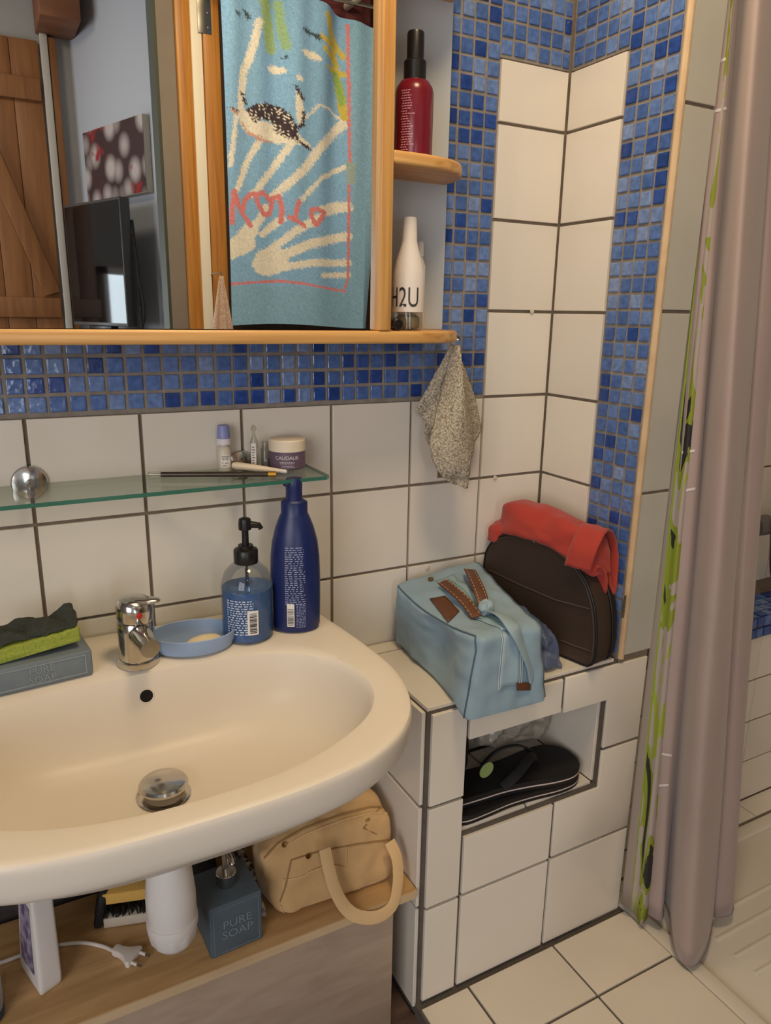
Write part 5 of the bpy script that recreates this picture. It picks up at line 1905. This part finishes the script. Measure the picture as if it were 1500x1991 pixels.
def pebble_mat():
    m = bpy.data.materials.new('pebble_print')
    m.use_nodes = True
    nt = m.node_tree
    b = nt.nodes['Principled BSDF']
    b.inputs['Roughness'].default_value = .8
    tc = nt.nodes.new('ShaderNodeTexCoord')
    v = nt.nodes.new('ShaderNodeTexVoronoi')
    v.inputs['Scale'].default_value = 9
    nt.links.new(tc.outputs['Object'], v.inputs['Vector'])
    r = nt.nodes.new('ShaderNodeValToRGB')
    e = r.color_ramp.elements
    e[0].position = .25
    e[0].color = lin((186, 176, 174))
    e[1].position = .62
    e[1].color = lin((66, 46, 46))
    nt.links.new(v.outputs['Distance'], r.inputs['Fac'])
    n = nt.nodes.new('ShaderNodeTexNoise')
    n.inputs['Scale'].default_value = 7
    nt.links.new(tc.outputs['Object'], n.inputs['Vector'])
    r2 = nt.nodes.new('ShaderNodeValToRGB')
    r2.color_ramp.elements[0].position = .60
    r2.color_ramp.elements[1].position = .66
    nt.links.new(n.outputs['Fac'], r2.inputs['Fac'])
    mx_ = nt.nodes.new('ShaderNodeMix')
    mx_.data_type = 'RGBA'
    nt.links.new(r2.outputs['Color'], mx_.inputs[0])
    nt.links.new(r.outputs['Color'], mx_.inputs[6])
    mx_.inputs[7].default_value = lin((150, 40, 44))
    nt.links.new(mx_.outputs[2], b.inputs['Base Color'])
    return m


MB().prism([c1 + wn * .0352 + ZD * .002, c2 + wn * .0352 + ZD * .002, c2 + wn * .0352 + ZD * (zt_ - zb_ - .002), c1 + wn * .0352 + ZD * (zt_ - zb_ - .002)], wn * .0006).build('print', pebble_mat(), pic, smooth=False)

# television on a stand
ta, tb_ = vr(122, 390, -3.28), vr(232, 390, -2.78)
ta, tb_ = Vector((ta.x, ta.y, 0)), Vector((tb_.x, tb_.y, 0))
td = (tb_ - ta).normalized()
tn = Vector((-td.y, td.x, 0))
if tn.x > 0:
    tn = -tn
ztop = (vr(122, 397, -3.28).z + vr(230, 384, -2.78).z) / 2
tvz = 1.09
tv = thing('television', 'black flat television on a white stand in the bedroom', 'television', ta.lerp(tb_, .5) + ZD * tvz)
MB().prism([ta + ZD * tvz, tb_ + ZD * tvz, tb_ + ZD * ztop, ta + ZD * ztop], -tn * .05).build('casing', mat('tv_grey', (74, 72, 72), .4), tv, bevel=.004)
e1, e2 = ta.lerp(tb_, .015), ta.lerp(tb_, .985)
MB().prism([e1 + ZD * (tvz + .015), e2 + ZD * (tvz + .015), e2 + ZD * (ztop - .012), e1 + ZD * (ztop - .012)], tn * .001).build('screen', mat('tv_screen', (14, 12, 12), .06), tv, smooth=False)
MB().prism([ta.lerp(tb_, .3) + ZD * 1.03, ta.lerp(tb_, .7) + ZD * 1.03, ta.lerp(tb_, .7) + ZD * 1.09, ta.lerp(tb_, .3) + ZD * 1.09], -tn * .04).build('foot', M_BLACKP, tv, bevel=.003)
tvs = thing('television_stand', 'white cabinet under the television in the bedroom', 'cabinet', ta.lerp(tb_, .5) + ZD * -.03)
MB().prism([ta + ZD * -.029 + tn * .12, tb_ + ZD * -.029 + tn * .12, tb_ + ZD * -.029 - tn * .12, ta + ZD * -.029 - tn * .12], (0, 0, 1.058)).build('body', mat('stand_white', (206, 200, 196), .5), tvs, bevel=.004)
cbl = thing('television_cables', 'tangle of black cables hanging behind the television', 'cable', tb_ + ZD * 1.05)
M_CBL = mat('cable_black', (26, 24, 24), .6)
k0 = tb_ - tn * .055
MB().tube(catmull([k0 + ZD * 1.50, k0 + td * .02 + ZD * 1.40, k0 + td * .03 + ZD * 1.30, k0 + td * .055 + ZD * 1.20, k0 + td * .05 + ZD * 1.12, k0 + td * .01 + ZD * 1.10, k0 + td * .03 + ZD * 1.18]), .006, 8).build('cable', M_CBL, cbl)
MB().tube(catmull([k0 + ZD * 1.56, k0 + td * .012 + ZD * 1.42, k0 + td * .02 + ZD * 1.25, k0 + td * .03 + ZD * 1.05]), .007, 8).build('cable', M_CBL, cbl)

w2f = MB()
for lo, hi in (((-1.30, -3.52, .40), (-1.26, -3.47, 1.40)), ((-1.02, -3.52, .40), (-.98, -3.47, 1.40)), ((-1.30, -3.52, 1.36), (-.98, -3.47, 1.40)), ((-1.30, -3.52, .40), (-.98, -3.47, .44))):
    w2f.box(lo, hi)
w2 = tag(w2f.build('window_2', M_WHITEP, smooth=False), 'small bright window beside the plank door', kind='structure')
mday = bpy.data.materials.new('daylight_pane')
mday.use_nodes = True
mday.node_tree.nodes['Principled BSDF'].inputs['Emission Color'].default_value = (.78, .90, 1.0, 1)
mday.node_tree.nodes['Principled BSDF'].inputs['Emission Strength'].default_value = 14.0
MB().box((-1.26, -3.515, .44), (-1.02, -3.505, 1.36)).build('pane', mday, w2, smooth=False)
wl = MB().box((-2.7, -4.2, -.05), (-2.6, .12, .55)).box((-2.7, -4.2, 2.2), (-2.6, .12, 2.62)).box((-2.7, -1.5, .55), (-2.6, .12, 2.2)).box((-2.7, -4.2, .55), (-2.6, -3.2, 2.2)).build('wall_left', M_PLASTER, smooth=False)
tag(wl, 'plastered wall with the bedroom window opening', kind='structure')
wf = MB()
for lo, hi in (((-2.66, -3.2, .55), (-2.61, -3.14, 2.2)), ((-2.66, -1.56, .55), (-2.61, -1.5, 2.2)), ((-2.66, -3.2, 2.14), (-2.61, -1.5, 2.2)), ((-2.66, -3.2, .55), (-2.61, -1.5, .61)), ((-2.66, -2.38, .55), (-2.61, -2.32, 2.2))):
    wf.box(lo, hi)
tag(wf.build('window_1', M_WHITEP, smooth=False), 'white window frame of the bedroom', kind='structure')
